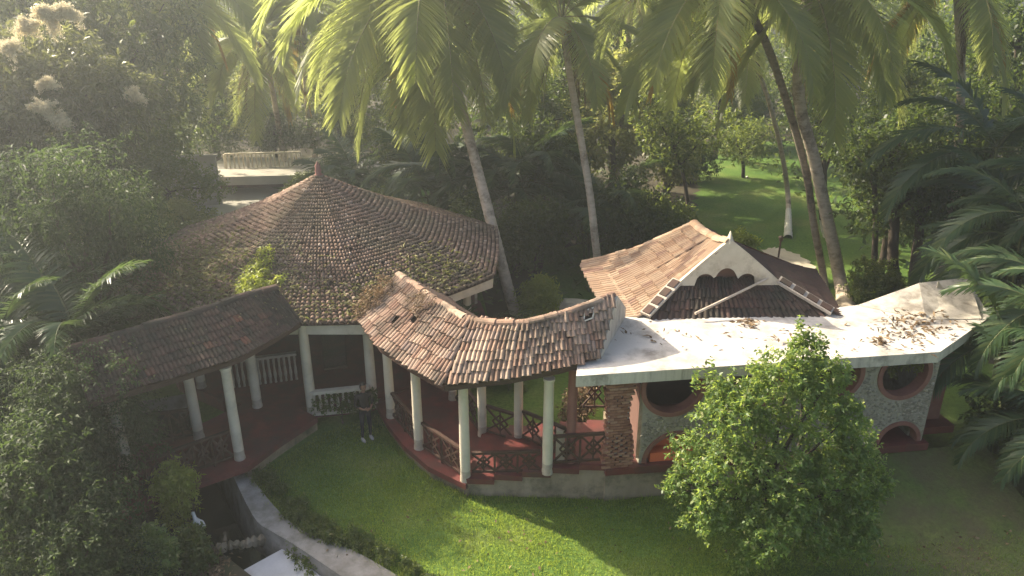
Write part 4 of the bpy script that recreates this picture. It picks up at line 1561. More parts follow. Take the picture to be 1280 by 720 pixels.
coconut_palm('coconut palm with a white limed foot beside the thick leaning palm', [G(1034, 402, 0), D(1030, 350, 28.2), D(1018, 285, 27.8), D(1004, 200, 27.3), D(960, 60, 26.5), D(905, -40, 25.8)],
               .15, .12, 1.14, 12, 15, bark='trunk_dark', lime=.13, fixed=((-105, 5, 1.0), (-130, 5, 1.0), (-155, 4, 1.0)), old=2, dead=1)
coconut_palm('thin grey palm on the lawn with a long white limed foot', [G(985, 298, 0), D(985, 245, 38.0), D(977, 190, 37.6), D(962, 130, 37.0), D(948, 85, 36.6), D(935, 20, 36)], .14, .09, .9, 15, 18, lime=.13, old=1, dead=1)
coconut_palm('distant coconut palm left of the conical roof tip', [G(362, 238, 0), D(352, 180, 47), D(340, 110, 45.5), D(325, 45, 44.5)], .2, .14, 1.2, 18, 24, old=4, dead=2)
coconut_palm('distant coconut palm whose trunk shows just behind the conical roof tip', [G(398, 228, 0), D(393, 190, 49), D(386, 150, 48), D(380, 60, 47), D(385, 0, 46)], .2, .14, 1.1, 21, 20, old=2, dead=2)
coconut_palm('coconut palm with drooping grey fronds at the upper left', [Vector((-18.6, 41.5, 0)), D(208, 150, 40.5), D(202, 60, 40), D(196, -40, 39.5)], .2, .14, 1.45, 26, 24, old=2, dead=3, fixed=((-90, 6, 1.0), (-70, 5, 1.0), (-110, 5, 1.0), (-50, 5, 1)))
coconut_palm('coconut palm far back near the middle, crown at the top edge', [G(768, 236, 0), D(778, 150, 43), D(785, 60, 42), D(790, -10, 42)], .18, .13, 1.1, 29, 22, old=2, dead=2)
coconut_palm('coconut palm at the upper right with a yellowing frond', [D(1190, 330, 26) * Vector((1, 1, 0)).length if False else Vector((16.2, 26.5, 0)), D(1200, 150, 26.5), D(1195, -50, 26)], .17, .12, 1.0, 33, 20, old=4, dead=1)

# feather palms in clumps
AE = [70, 52, 34, 14, -8]
AREC = [frond_mesh('frond', R(e), 2.6, R(d), 46, .62, .055, M['areca'], M['stem'], 50 + i, hang=.28, fold=.35) for i, (e, d) in enumerate(zip(AE, [60, 85, 95, 95, 75]))]


def areca(label, base, nst, h, sc, seed, group='feather palms in clumps round the garden', lean=.25, nf=7, spread=.35):
    rng = random.Random(seed)
    base = Vector(base)
    t = thing('feather_palm', label, 'palm', base, group)
    for s in range(nst):
        a = s * 2.4 + rng.uniform(-.3, .3)
        rr = spread * math.sqrt((s + .3) / nst)
        p = base + Vector((math.cos(a) * rr, math.sin(a) * rr, 0))
        hh = h * rng.uniform(.55, 1.05)
        top = p + Vector((math.cos(a) * lean * hh * .5, math.sin(a) * lean * hh * .5, hh))
        m = MB().tube([p, p.lerp(top, .5) + Vector((0, 0, .05)), top], [.06, .05, .04], 6)
        st_ = m.build('stem', M['stem'], t)
        for i in range(nf):
            az = i * 2.4 + rng.uniform(-.3, .3)
            k = min(int(i / nf * 5 + rng.uniform(0, .6)), 4)
            o = link('frond', AREC[k], t)
            q = sc * rng.uniform(.85, 1.15)
            o.matrix_basis = Matrix.Translation(top) @ Matrix.Rotation(az, 4, 'Z') @ Matrix.Diagonal((q, q, q, 1))
    return t


areca('tall feather palm clump at the right edge, arching above the flat roof end', (14.6, 19.8, 0), 7, 5.8, 1.15, 1)
areca('feather palm hanging over the right end of the flat roof', (12.7, 16.4, 0), 6, 4.1, 1.1, 2, spread=.5)
areca('lowest feather palm beside the right end of the round windowed wall', (13.1, 15.0, 0), 6, 2.0, 1.05, 3, spread=.6)
areca('dark feather palm behind the right edge clump', (15.5, 22.5, 0), 6, 6.5, 1.5, 4)
areca('feather palm with wide fronds at the left edge', (-12.6, 17.4, 0), 7, 2.9, 1.15, 5, spread=.6)
areca('lower feather palm at the left edge in shade', (-11.1, 16.2, 0), 6, 3.7, 1.15, 6, spread=.6)
areca('feather palm behind the left edge palm', (-15.2, 21.5, 0), 6, 4.6, 1.3, 7, spread=.6)
areca('feather palm with pale edged arching fronds behind the leaning trunk', (0.5, 32.0, 0), 5, 3.6, 1.5, 8)
areca('dark feather palm behind the right slope of the conical roof', (-3.2, 33.0, 0), 6, 3.4, 1.5, 9)
areca('small feather palm in the courtyard behind the tiled walkway', (-0.9, 20.6, 0), 5, .9, .75, 10)
areca('feather palm left of the house roof in the dark planting', (3.4, 30.5, 0), 6, 2.6, 1.3, 11)
areca('feather palm at the far side behind the cone, near the distant terrace', (-8.0, 36.5, 0), 5, 2.2, 1.3, 12)

# ------------------------------------------------------------------ trees
def crown_kind(kind, seed):
    if kind == 'dark':
        B = blobs_in(seed, 20, 2.5, 2.5, 2.6, 6.6, .8, 1.35)
        return blob_crown('crown', B, 1500, 8, .35, .20, .09, M['leaf_dark'], seed), B
    if kind == 'deep':
        B = blobs_in(seed, 24, 2.5, 2.5, 2.0, 6.6, .6, 1.2)
        return blob_crown('crown', B, 2300, 9, .34, .17, .06, M['leaf_shaded'], seed, droop=.4), B
    if kind == 'deep_shrub':
        B = blobs_in(seed, 16, 1.2, 1.2, .4, 2.2, .35, .7)
        return blob_crown('crown', B, 1500, 9, .22, .115, .045, M['leaf_shaded'], seed, droop=.35), B
    if kind == 'mid':
        B = blobs_in(seed, 22, 2.6, 2.6, 2.2, 7.0, .7, 1.2)
        return blob_crown('crown', B, 1500, 8, .35, .22, .11, M['leaf_mid'], seed), B
    if kind == 'light':
        B = blobs_in(seed, 24, 2.4, 2.2, 1.6, 6.2, .5, 1.0)
        return blob_crown('crown', B, 1100, 8, .4, .30, .14, M['leaf_light'], seed, shell=.4), B
    if kind == 'shrub':
        B = blobs_in(seed, 14, 1.2, 1.2, .5, 2.2, .4, .75)
        return blob_crown('crown', B, 1000, 8, .22, .15, .07, M['leaf_dark'], seed), B
    if kind == 'shrub_mid':
        B = blobs_in(seed, 14, 1.1, 1.1, .4, 1.8, .35, .7)
        return blob_crown('crown', B, 1000, 8, .22, .15, .08, M['leaf_mid'], seed), B


KIND = {}
for kd, nvar in (('dark', 3), ('mid', 2), ('light', 2), ('shrub', 2), ('shrub_mid', 2), ('deep', 2), ('deep_shrub', 2)):
    for i in range(nvar):
        cr, B = crown_kind(kd, 100 + 7 * i + len(kd))
        z1 = sum(b[2] for b in B) / len(B)
        tr = limb_mesh('trunk', (0, 0, -.05), (0, 0, z1), .17 if 'shrub' not in kd else .05, B, M['bark'] if kd != 'light' else M['bark_pale'], i, 10)
        KIND[kd, i] = (cr, tr)


def tree(label, loc, kind, var, sc=1.0, rz=0.0, zs=1.0, name='tree', cat='tree', group=None):
    t = thing(name, label, cat, Vector((loc[0], loc[1], 0)), group)
    cr, tr = KIND[kind, var]
    for nm, me in (('trunk', tr), ('crown', cr)):
        o = bpy.data.objects.new(nm, me)
        COL.objects.link(o)
        o.parent = t
    t.rotation_euler = (0, 0, rz)
    t.scale = (sc, sc, sc * zs)
    return t


TREES = [
    ('broad pale leaved tree glowing in the sun behind the tiled house', (5.0, 37.5), 'light', 0, 1.15, .3, 1.0),
    ('pale leaved tree at the left edge of the far lawn', (8.6, 42.0), 'light', 1, 1.0, 1.2, 1.0),
    ('leafy tree with pale spots behind the whitewashed trunks', (13.6, 50.5), 'mid', 0, 1.0, 2.0, 1.0),
    ('dark spreading tree beyond the lawn, right of the thin grey palm', (18.5, 46.0), 'dark', 0, 1.2, .5, 1.0),
    ('dark leaved tree over the group of dark trunks at right', (15.2, 29.3), 'dark', 1, .92, 1.5, 1.05),
    ('dark leaved tree at the right, nearest the tilted roof panel', (17.2, 27.0), 'dark', 2, .95, .2, 1.15),
    ('tall dark tree at the far right edge', (20.5, 31.0), 'dark', 0, 1.5, 2.6, 1.1),
    ('mid green tree between the right hand palms and the far trees', (19.0, 37.0), 'mid', 1, 1.1, 4.0, 1.0),
    ('mid green tree directly behind the conical roof', (-5.0, 39.5), 'mid', 0, .85, .7, .95),
    ('dark tree behind the leaning palm trunk', (0.8, 37.0), 'dark', 2, 1.0, 3.3, 1.0),
    ('dark tree left of the slender palm', (2.9, 41.5), 'dark', 1, 1.25, 5.0, 1.1),
    ('bright yellowish tree beyond the distant terrace', (-19.5, 50.0), 'light', 0, 1.1, 4.4, .95),
    ('pale tree behind the white railing of the terrace', (-12.0, 51.5), 'light', 1, 1.15, 2.2, .9),
    ('mid green tree behind the right part of the terrace', (-7.0, 50.0), 'mid', 1, 1.15, 1.0, 1.0),
    ('dark tree right behind the railing of the distant terrace', (-15.0, 48.0), 'dark', 1, .8, 2.0, .75),
    ('dark tree behind the left end of the distant terrace', (-18.6, 47.0), 'dark', 2, .8, 1.0, .8),
    ('dark tree behind the right end of the distant terrace', (-11.0, 48.2), 'dark', 0, .75, 5.0, .75),
    ('round mid green tree at the left side of the conical roof', (-13.2, 25.8), 'mid', 0, .72, 1.9, .78),
    ('mid green tree in front of the blank garden wall', (-15.0, 32.5), 'mid', 1, .8, 3.6, .72),
    ('sunlit small tree overhanging the yard left of the conical roof', (-13.6, 30.2), 'light', 1, .55, .5, .75),
    ('tall hazy tree at the far left behind the flowering tree', (-21.0, 33.0), 'mid', 0, 1.45, 5.2, 1.1),
    ('hazy tree behind the grey fronds at the upper left', (-20.0, 41.0), 'dark', 1, 1.4, .9, 1.0),
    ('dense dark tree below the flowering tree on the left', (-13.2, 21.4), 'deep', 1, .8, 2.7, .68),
    ('added tall dark tree at the left edge, shading the left bank', (-19.4, 22.2), 'deep', 1, 1.6, 1.9, 1.0),  # added mostly out of view to throw shade on the left bank
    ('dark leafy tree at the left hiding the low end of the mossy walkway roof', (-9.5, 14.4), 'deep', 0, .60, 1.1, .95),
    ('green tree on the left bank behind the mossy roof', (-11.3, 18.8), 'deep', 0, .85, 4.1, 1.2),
]
for a in TREES:
    tree(a[0], a[1], a[2], a[3], a[4], a[5], a[6])
SHR = [
    ('dark shrub left of the house roof, nearest the courtyard', (0.9, 28.6), 'shrub', 0, 1.2, .3, 1.0),
    ('dark shrub behind the house roof on the left', (4.9, 29.5), 'shrub', 1, 1.35, 1.3, 1.1),
    ('leafy shrub with sunny tips behind the house ridge', (6.2, 30.6), 'shrub_mid', 0, 1.2, 2.2, 1.2),
    ('dark shrub between the leaning palm and the slender palm', (1.5, 34.0), 'shrub', 0, 1.5, 4.1, 1.3),
    ('dark shrub beside the fascia of the conical roof', (-1.8, 28.5), 'shrub', 1, 1.3, 2.9, 1.0),
    ('low shrub behind the conical roof, right of its tip', (-5.6, 34.0), 'shrub_mid', 1, 1.2, .8, .9),
    ('sunny leafed shrub at the foot of the dark trunks', (13.4, 26.0), 'shrub_mid', 0, .8, 1.1, 1.0),
    ('dark shrub right of the dark trunks', (17.0, 23.8), 'shrub', 0, 1.3, 2.5, 1.2),
    ('round bush at the foot of the terrace', (-11.4, 40.6), 'shrub_mid', 1, .95, 3.0, .7),
    ('dark bush between the distant terrace and the palm trunks', (-9.6, 42.2), 'shrub', 1, 1.0, 2.0, .8),
    ('dark shrub under the trees on the left edge of the far lawn', (10.4, 45.0), 'shrub', 1, 1.4, .4, .9),
    ('dark shrub at the back of the far lawn', (16.5, 54.5), 'shrub', 0, 1.9, 1.8, .8),
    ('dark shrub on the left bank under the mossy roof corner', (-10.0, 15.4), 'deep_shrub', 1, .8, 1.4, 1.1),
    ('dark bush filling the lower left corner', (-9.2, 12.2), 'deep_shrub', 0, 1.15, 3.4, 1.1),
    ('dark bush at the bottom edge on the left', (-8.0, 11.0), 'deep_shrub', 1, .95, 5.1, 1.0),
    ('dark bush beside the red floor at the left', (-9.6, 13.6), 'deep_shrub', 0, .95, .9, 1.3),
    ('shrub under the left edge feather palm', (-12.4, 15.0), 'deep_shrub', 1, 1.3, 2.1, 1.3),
    ('dark bush at the foot of the lowest feather palm', (13.0, 15.9), 'shrub', 1, 1.0, 2.4, .9),
]
for a in SHR:
    tree(a[0], a[1], a[2], a[3], a[4], a[5], a[6], name='shrub', cat='shrub')

# group of dark trunks and other bare stems at the right
for (lab, u0, v0, y, u1, v1, r, lime) in (
        ('dark straight trunk, leftmost of the dark group behind the flat roof', 1095, 400, 27.0, 1090, 200, .14, 0),
        ('thick dark trunk in the middle of the dark group', 1117, 398, 27.0, 1114, 190, .24, 0),
        ('forked dark trunk at the right of the dark group', 1138, 400, 26.4, 1152, 215, .22, 0),
        ('white limed trunk on the lawn just behind the leaning palm', 1031, 332, 34.0, 1024, 150, .2, .34),
        ('white limed young tree far back on the lawn', 933, 250, 45.4, 922, 180, .14, .4),
        ('limed slim trunk behind the ridge of the house', 870, 290, 31.5, 838, 170, .1, .25)):
    b = D(u0, v0, y)
    t = thing('tree', lab, 'tree', (b.x, b.y, 0))
    pts = [Vector((b.x, b.y, -.05)), D((u0 * 2 + u1) / 3, (v0 * 2 + v1) / 3, y), D((u0 + u1 * 2) / 3 + 3, (v0 + 2 * v1) / 3, y), D(u1, v1, y)]
    sp = spline(pts, 16)
    rr = [r * (1.35 - 1.0 * min(i, 4) / 11 - .4 * i / 16) for i in range(17)]
    m = MB()
    k = int(16 * lime)
    if k:
        m.tube(sp[:k + 1], rr[:k + 1], 9, 1, caps=False)
    m.tube(sp[k:], rr[k:], 9, 0, caps=False)
    rg = random.Random(u0)
    tips = []
    for q in range(5):
        s = sp[10 + q]
        e = s + Vector((rg.uniform(-1.3, 1.3), rg.uniform(-1.2, 1.2), rg.uniform(.5, 1.8)))
        m.tube([s, s.lerp(e, .5) + Vector((0, 0, .2)), e], [r * .4, r * .3, r * .1], 5, caps=False)
        tips.append((*e, rg.uniform(.55, .95)))
    tips.append((*sp[-1], 1.0))
    m.build('trunk', [M['bark'], M['lime']], t)
    link('crown', blob_crown('crown', tips, 380, 8, .3, .2, .1, M['leaf_dark'] if not lime else M['leaf_mid'], u0), t)

# flowering tree at the upper left, and a taller one behind it
ft = thing('flowering_tree', 'large drooping leaved tree with cream flower heads at the upper left edge', 'tree', (-17.2, 26.2, 0))
FB = [(*D(u, v, y), r) for u, v, y, r in ((0, 100, 26, 1.6), (62, 84, 26.5, 1.4), (112, 108, 26.6, 1.2), (35, 160, 25.6, 1.6), (92, 178, 26, 1.35), (150, 140, 27, .9), (10, 240, 25.6, 1.65), (80, 245, 26, 1.3),
                                           (-70, 110, 26, 1.7), (-70, 170, 26, 1.8), (-60, 230, 25.6, 1.8), (125, 215, 26.2, .9), (168, 118, 27.2, .65))]
link('crown', blob_crown('crown', FB, 3600, 9, .38, .32, .088, M['leaf_mango'], 77, droop=.55, spread=.8), ft)
link('trunk', limb_mesh('trunk', (-17.2, 26.2, -.05), (-17.0, 26.2, 5.0), .34, FB, M['bark'], 5, 13), ft)
for i, (u, v, y, r, n) in enumerate(((62, 24, 24.6, .42, 1300), (34, 36, 24.6, .36, 800), (84, 18, 24.7, .36, 800), (168, 122, 26.2, .34, 800), (60, 106, 24.4, .27, 460), (56, 138, 24.0, .4, 800), (76, 150, 24.2, .3, 440), (92, 205, 24.4, .32, 440), (45, 202, 23.9, .28, 360), (14, 62, 24.2, .4, 460))):
    p = D(u, v, y)
    bl_ = []
    for _ in range(9):
        d_ = Vector((random.gauss(0, .7), random.gauss(-.1, .3), random.gauss(.35, .5))).normalized()
        for q_ in range(5):
            c_ = p + d_ * r * (.25 + .24 * q_) + Vector((0, 0, -.02 * q_ * q_ * r))
            bl_.append((*c_, r * (.26 - .04 * q_)))
    link('flower_head', blob_crown('flower_head', bl_, int(n * 1.1), 6, .10, .06, .028, M['blossom'], 200 + i, spread=1.0, droop=0, shell=.1), ft)
bt = thing('tree', 'tall hazy tree filling the gap between the flowering tree and the grey palm fronds', 'tree', (-20.4, 33.4, 0))
HB_ = [(*D(u, v, y), r) for u, v, y, r in ((30, 60, 33, 2.1), (100, 90, 33.5, 2.2), (60, 170, 33, 2.1), (150, 160, 34, 2.0), (190, 80, 34.5, 1.8), (20, 230, 33, 2.0), (110, 235, 33, 2.0), (170, 215, 34, 1.7),
                                           (140, 20, 34, 1.9), (210, 150, 35, 1.3), (-30, 130, 33, 2.2), (70, -30, 33, 2.1), (205, 5, 35, 1.4), (-60, 20, 34, 2.4), (-60, 230, 33, 2.2))]
link('crown', blob_crown('crown', HB_, 3600, 8, .46, .38, .13, M['leaf_mid'], 78, droop=.4, spread=.8), bt)
link('trunk', limb_mesh('trunk', (-20.4, 33.4, -.05), (-20.4, 33.4, 6.0), .38, HB_, M['bark'], 5, 14), bt)

# round bush in front of the flat roofed building
gb = thing('round_bush', 'big round bright green bush in front of the flat roofed building', 'bush', (5.5, 13.05, 0))
BB = []
rb = random.Random(4)
for (u, v, y, r) in ((970, 600, 12.7, .8), (900, 585, 12.8, .62), (1045, 590, 12.8, .62), (925, 520, 13.1, .62), (1010, 515, 13.1, .66), (1065, 640, 12.6, .5), (875, 640, 12.5, .46), (955, 665, 12.2, .6), (1030, 668, 12.3, .5),
                     (968, 468, 13.4, .48), (1030, 475, 13.4, .42), (908, 498, 13.4, .38), (1066, 560, 13.2, .46), (862, 565, 13.2, .42), (1004, 445, 13.4, .3), (930, 695, 12.2, .26), (1090, 605, 12.8, .34), (878, 520, 13.4, .2), (1058, 520, 13.2, .36), (848, 610, 12.9, .28), (1075, 680, 12.4, .25)):
    r *= .92
    BB.append((*D(u, v, y), r))
    for _ in range(5):
        a, e = rb.uniform(0, 6.28), rb.uniform(-.4, 1.2)
        p = D(u, v, y) + Vector((math.cos(a) * math.cos(e) * r, -abs(math.sin(a)) * math.cos(e) * r * .8, math.sin(e) * r)) * rb.uniform(.85, 1.25)
        BB.append((*p, r * rb.uniform(.18, .34)))
link('crown', blob_crown('crown', BB, 3900, 8, .15, .108, .056, M['leaf_bush'], 12, shell=.55, upbias=.35, droop=.1), gb)
sh_ = [(1000, 415, 13.5), (1007, 425, 13.5), (994, 430, 13.45), (1015, 440, 13.4), (1003, 436, 13.5), (1022, 428, 13.5), (870, 480, 13.5), (886, 470, 13.5), (1030, 440, 13.4)]
P_ = np.array([D(u, v, y)[:] for u, v, y in sh_ for _ in range(9)]) + np.random.default_rng(1).normal(size=(81, 3)) * np.array([.04, .05, .14])
V_, F_ = sprigs(np.random.default_rng(2), P_, np.tile([0, 0, 1.0], (81, 1)), 7, .18, .11, .055)
tag(link('shoots', np_mesh('shoots', V_, F_, M['leaf_bush']), gb), kind='stuff')
link('trunk', limb_mesh('trunk', (5.4, 13.05, -.05), (5.4, 13.1, 1.6), .12, BB, M['bark'], 8, 16), gb)

# more leafy plants near the viewer on the left bank and in the courtyard
def plant(name, label, pts, n, k, slen, L, W, mat, seed, cat='shrub', group=None, stem=True):
    c = Vector(pts[0][:3])
    base = Vector((sum(p[0] for p in pts) / len(pts), sum(p[1] for p in pts) / len(pts), 0))
    t = thing(name, label, cat, base, group)
    link('foliage', blob_crown('foliage', pts, n, k, slen, L, W, M[mat], seed, shell=.35), t)
    if stem:
        link('stem', limb_mesh('stem', (base.x, base.y, -.03), (base.x, base.y, max(.15, min(p[2] for p in pts))), .03, [tuple(p) for p in pts], M['bark'], seed, 6, 5), t)
    return t


def pb(*q):
    return [(*D(u, v, y), r) for u, v, y, r in q]


plant('shrub', 'yellow green shrub beside the red bridge floor over the pond', pb((215, 598, 13.9, .3), (225, 620, 13.8, .28), (218, 640, 13.8, .26), (205, 610, 13.9, .25), (232, 600, 13.9, .2)), 620, 8, .15, .11, .035, 'leaf_lime', 301)
plant('shrub', 'light green bushy plant at the bottom, left of the pond', pb((185, 680, 12.3, .33), (165, 690, 12.2, .28), (205, 690, 12.3, .25), (150, 712, 12.0, .3), (200, 712, 12.0, .28)), 620, 8, .15, .12, .05, 'leaf_bush', 302)
plant('shrub', 'dark green plant on the pond bank behind the gravel edge', pb((242, 690, 12.6, .25), (250, 705, 12.5, .25), (236, 675, 12.7, .22)), 380, 8, .15, .13, .06, 'leaf_mid', 303)
plant('trailing_plant', 'thin green trailing plant hanging over the pale spillway', [(*(G(372, 694, -.15)), .12), (*(G(380, 705, -.18)), .12), (*(G(362, 688, -.12)), .1), (*(G(386, 715, -.18)), .09)], 90, 6, .1, .08, .035, 'leaf_mid', 312, 'plant', stem=False)
plant('shrub', 'rounded yellow green bush behind the ridge of the curving walkway', pb((664, 374, 24.6, .42), (676, 362, 24.8, .42), (685, 374, 24.6, .34), (672, 384, 24.3, .36)), 520, 8, .2, .2, .06, 'leaf_lime', 304)
plant('climbing_plant', 'green climber growing through the white balustrade', [(ba.lerp(bb, f)[0], ba.lerp(bb, f)[1] - .06, z, .14) for f in (.1, .3, .5, .7, .62, .8) for z in (.5, .78)], 260, 6, .1, .09, .04, 'leaf_mid', 305, 'climber')
plant('potted_shrub', 'dark bushy plant at the right end of the white balustrade', [(bb.x - .05, bb.y - .2, .72, .2), (bb.x + .05, bb.y - .22, .86, .17), (bb.x - .12, bb.y - .2, .6, .15)], 200, 7, .1, .1, .045, 'leaf_dark', 306)
plant('shrub', 'thin leafed bush with red leaves beside the brick pillar railing', pb((722, 505, 18.0, .35), (716, 520, 18.0, .3), (728, 490, 18.2, .25)), 200, 7, .2, .16, .05, 'leaf_dry', 307)
plant('shrub', 'light weedy plants behind the house gable on the far lawn edge', pb((925, 304, 24.5, .3), (935, 308, 24.5, .25)), 160, 7, .18, .2, .06, 'leaf_lime', 308)
plant('roof_plant', 'pale sunlit weed growing on the conical roof above the dark walkway', [(*cone_pt(R(-104) + da, t_), r_) for da, t_, r_ in ((0, .70, .3), (.03, .78, .36), (.07, .84, .36), (-.02, .62, .26), (.13, .80, .24), (.19, .73, .16), (-.03, .55, .15))], 640, 7, .16, .12, .05, 'leaf_lime', 309, 'plant', stem=False)
plant('roof_plant', 'dry weed on the tiles of the curving walkway', [(*(Sf(.30, .25) + Vector((0, 0, .25))), .25), (*(Sf(.27, .3) + Vector((0, 0, .15))), .2)], 70, 6, .2, .09, .025, 'leaf_dry', 310, 'plant', stem=False)
plant('roof_plant', 'grey dried plants where the conical roof meets the curving walkway', [(*(Sf(.03, .6) + Vector((-.1, 0, .15))), .25), (*(Sf(.05, .35) + Vector((-.2, .1, .15))), .22), (*(Sf(.0, .85) + Vector((-.05, 0, .1))), .2)], 220, 6, .16, .1, .03, 'leaf_dry', 311, 'plant', stem=False)

# border plants along the bank path
bpm = blob_crown('foliage', [(0, 0, .12, .16), (.1, .03, .1, .12), (-.1, 0, .09, .12)], 70, 7, .09, .09, .035, M['leaf_mid'], 400)
bpl = spline([(x + .18, y + .14, 0) for x, y in outer], 15)
for k in range(1, 15):
    p = bpl[k]
    t = tag(link('border_plant', bpm), 'low dark plant in the row edging the lawn along the concrete bank', 'plant', 'border plants along the concrete bank')
    t.location = (p.x + random.uniform(-.05, .05), p.y + random.uniform(-.05, .05), 0)
    t.rotation_euler = (0, 0, random.uniform(0, 6))
    q = random.uniform(.8, 1.35)
    t.scale = (q, q, q)

# ------------------------------------------------------------------ loose stuff: grass, fallen leaves, far wood
def scatter_leaves(name, pts, L, W, mat, seed, flat=.25, lift=.02, parent=None):
    rng = np.random.default_rng(seed)
    P = np.array(pts, dtype=float)
    n = len(P)
    P[:, 2] += rng.random(n) * lift
    a = rng.uniform(0, 6.28, n)
    Dv = np.stack([np.cos(a), np.sin(a), rng.normal(size=n) * flat], 1)
    V, F = leaf_quads(P, Dv, L * rng.uniform(.5, 1.3, n), W * rng.uniform(.6, 1.2, n), rng, fold=.2)
    return tag(link(name, np_mesh(name, V, F, M[mat]), parent), kind='stuff')


def in_poly(x, y, poly):
    c = np.zeros(len(x), bool)
    n = len(poly)
    for i in range(n):
        x0, y0 = poly[i]
        x1, y1 = poly[(i + 1) % n]
        q = ((y0 > y) != (y1 > y)) & (x < (x1 - x0) * (y - y0) / (y1 - y0 + 1e-12) + x0)
        c ^= q
    return c


g = np.random.default_rng(21)
lawn_poly = [(p.x, p.y) for p in bpl] + [(1.5, 9.5), (12.5, 9.5), (12.5, 14.9), (9.8, 15.5), (2.0, 14.45), (-1.2, 14.6), (-2.5, 15.9), (-3.5, 17.6), (-4.3, 18.1), (-5.2, 17.4), (-6.3, 15.7)]
X, Y = g.uniform(-6.5, 12.5, 330000), g.uniform(9.5, 18.2, 330000)
pn = np.sin(X * 1.7 + 1.3 * np.sin(Y * 1.1)) + np.sin(Y * 2.3 + 1.7 * np.sin(X * .9 + 1)) + .8 * np.sin(X * 4.1 + Y * 3.3)
ok = in_poly(X, Y, lawn_poly) & (g.random(len(X)) < .72 + .28 * np.tanh(pn)) & (g.random(len(X)) > np.clip(1.05 - np.hypot(X - 11, Y - 14) / 6.5, 0, .92))
X, Y = X[ok], Y[ok]
n = len(X)
a = g.uniform(0, 6.28, n)
hgt = g.uniform(.03, .075, n)
ln_ = g.normal(size=(n, 2)) * .022
wv = np.stack([np.cos(a), np.sin(a)], 1) * .007
edges = [[(p.x, p.y) for p in fe], [(-1.1, 14.7), (2.2, 14.55), (5.5, 14.75)], [(p.x + .05, p.y + .04) for p in o2]]
for ed in edges:
    ed = np.array(ed)
    L_ = np.linalg.norm(np.diff(ed, axis=0), axis=1)
    for (q0, q1, l_) in zip(ed[:-1], ed[1:], L_):
        k_ = int(l_ * 420)
        t_ = g.random((k_, 1))
        q_ = q0 + (q1 - q0) * t_ + g.normal(size=(k_, 2)) * .07
        X, Y = np.concatenate([X, q_[:, 0]]), np.concatenate([Y, q_[:, 1]])
        a = np.concatenate([a, g.uniform(0, 6.28, k_)])
        hgt = np.concatenate([hgt, g.uniform(.06, .2, k_) * (.5 + .5 * np.sin(t_[:, 0] * l_ * 5) ** 2)])
        ln_ = np.concatenate([ln_, g.normal(size=(k_, 2)) * .05])
n = len(X)
wv = np.stack([np.cos(a), np.sin(a)], 1) * .007
V = np.empty((n, 3, 3))
V[:, 0] = np.stack([X - wv[:, 0], Y - wv[:, 1], np.zeros(n)], 1)
V[:, 1] = np.stack([X + wv[:, 0], Y + wv[:, 1], np.zeros(n)], 1)
V[:, 2] = np.stack([X + ln_[:, 0], Y + ln_[:, 1], hgt], 1)
tag(link('grass', np_mesh('grass', V.reshape(-1, 3), np.arange(3 * n).reshape(n, 3), M['grass_blade'])), kind='stuff')

pts = []
for _ in range(3800):                                   # litter on the left part of the conical roof
    a = R(random.gauss(-128, 24))
    t = min(.99, max(.45, random.gauss(.80, .14)))
    p = cone_pt(a, t)
    pts.append((p.x, p.y, p.z + .07))
for _ in range(700):
    a = R(random.gauss(-62, 12))
    t = min(.99, max(.6, random.gauss(.88, .08)))
    p = cone_pt(a, t)
    pts.append((p.x, p.y, p.z + .07))
for _ in range(500):
    a = R(random.gauss(-35, 8))
    t = min(.99, max(.6, random.gauss(.85, .1)))
    p = cone_pt(a, t)
    pts.append((p.x, p.y, p.z + .07))
scatter_leaves('leaf_litter', pts, .17, .06, 'leaf_moss', 9, flat=.5, lift=.08)
pts = [(p.x, p.y, SZ1 + .01) for p in [G(random.gauss(1145, 22), random.gauss(405, 14), SZ1) for _ in range(260)]]
pts += [(p.x, p.y, SZ1 + .01) for p in [G(random.gauss(932, 9), random.gauss(404, 4), SZ1) for _ in range(60)]]
pts += [(p.x, p.y, SZ1 + .01) for p in [G(random.gauss(1100, 5), random.gauss(427, 4), SZ1) for _ in range(45)]]
pts += [(p.x, p.y, SZ1 + .01) for p in [G(random.uniform(760, 1180), random.uniform(402, 440), SZ1) for _ in range(70)]]
scatter_leaves('fallen_leaves', pts, .17, .06, 'leaf_dry', 10, flat=.35, lift=.05)
pts = [(random.uniform(-1, 12), random.uniform(10, 14.4), .05) for _ in range(110)] + [(random.uniform(-4.5, 1), random.uniform(12.3, 14.2), .05) for _ in range(30)] + [(random.uniform(7.5, 12), random.uniform(11, 14), .03) for _ in range(120)]
scatter_leaves('fallen_leaves', pts, .11, .05, 'leaf_dry', 13, flat=.3)
pts = [(*(Vector((-6.35, 12.3, .02)) + Vector((random.gauss(0, .22), random.gauss(0, .25), 0))),) for _ in range(420)]
scatter_leaves('fallen_leaves', pts, .10, .05, 'leaf_dry', 14, flat=.4, lift=.08)
pts = [(*(SL(random.random(), random.uniform(0, .95)) + Vector((0, 0, .07))),) for _ in range(160)]
scatter_leaves('leaf_litter', pts, .10, .05, 'leaf_moss', 15, flat=.3)
# ground cover under the trees
rngc = np.random.default_rng(8)
pts = [(x, y, .02) for x, y in zip(rngc.uniform(-16, -7.5, 3600), rngc.uniform(10, 22, 3600)) if x < -8.2 - max(0, y - 14) * .75]
scatter_leaves('ground_cover', pts, .3, .12, 'leaf_dark', 16, flat=.9, lift=.35)
pts = [(x, y, .02) for x, y in zip(rngc.uniform(-4, 30, 5200), rngc.uniform(24, 60, 5200)) if (x < 8 and y > 25.5 + .2 * x) or x > 15.5]
scatter_leaves('ground_cover', pts, .45, .2, 'leaf_dark', 17, flat=.9, lift=.5)

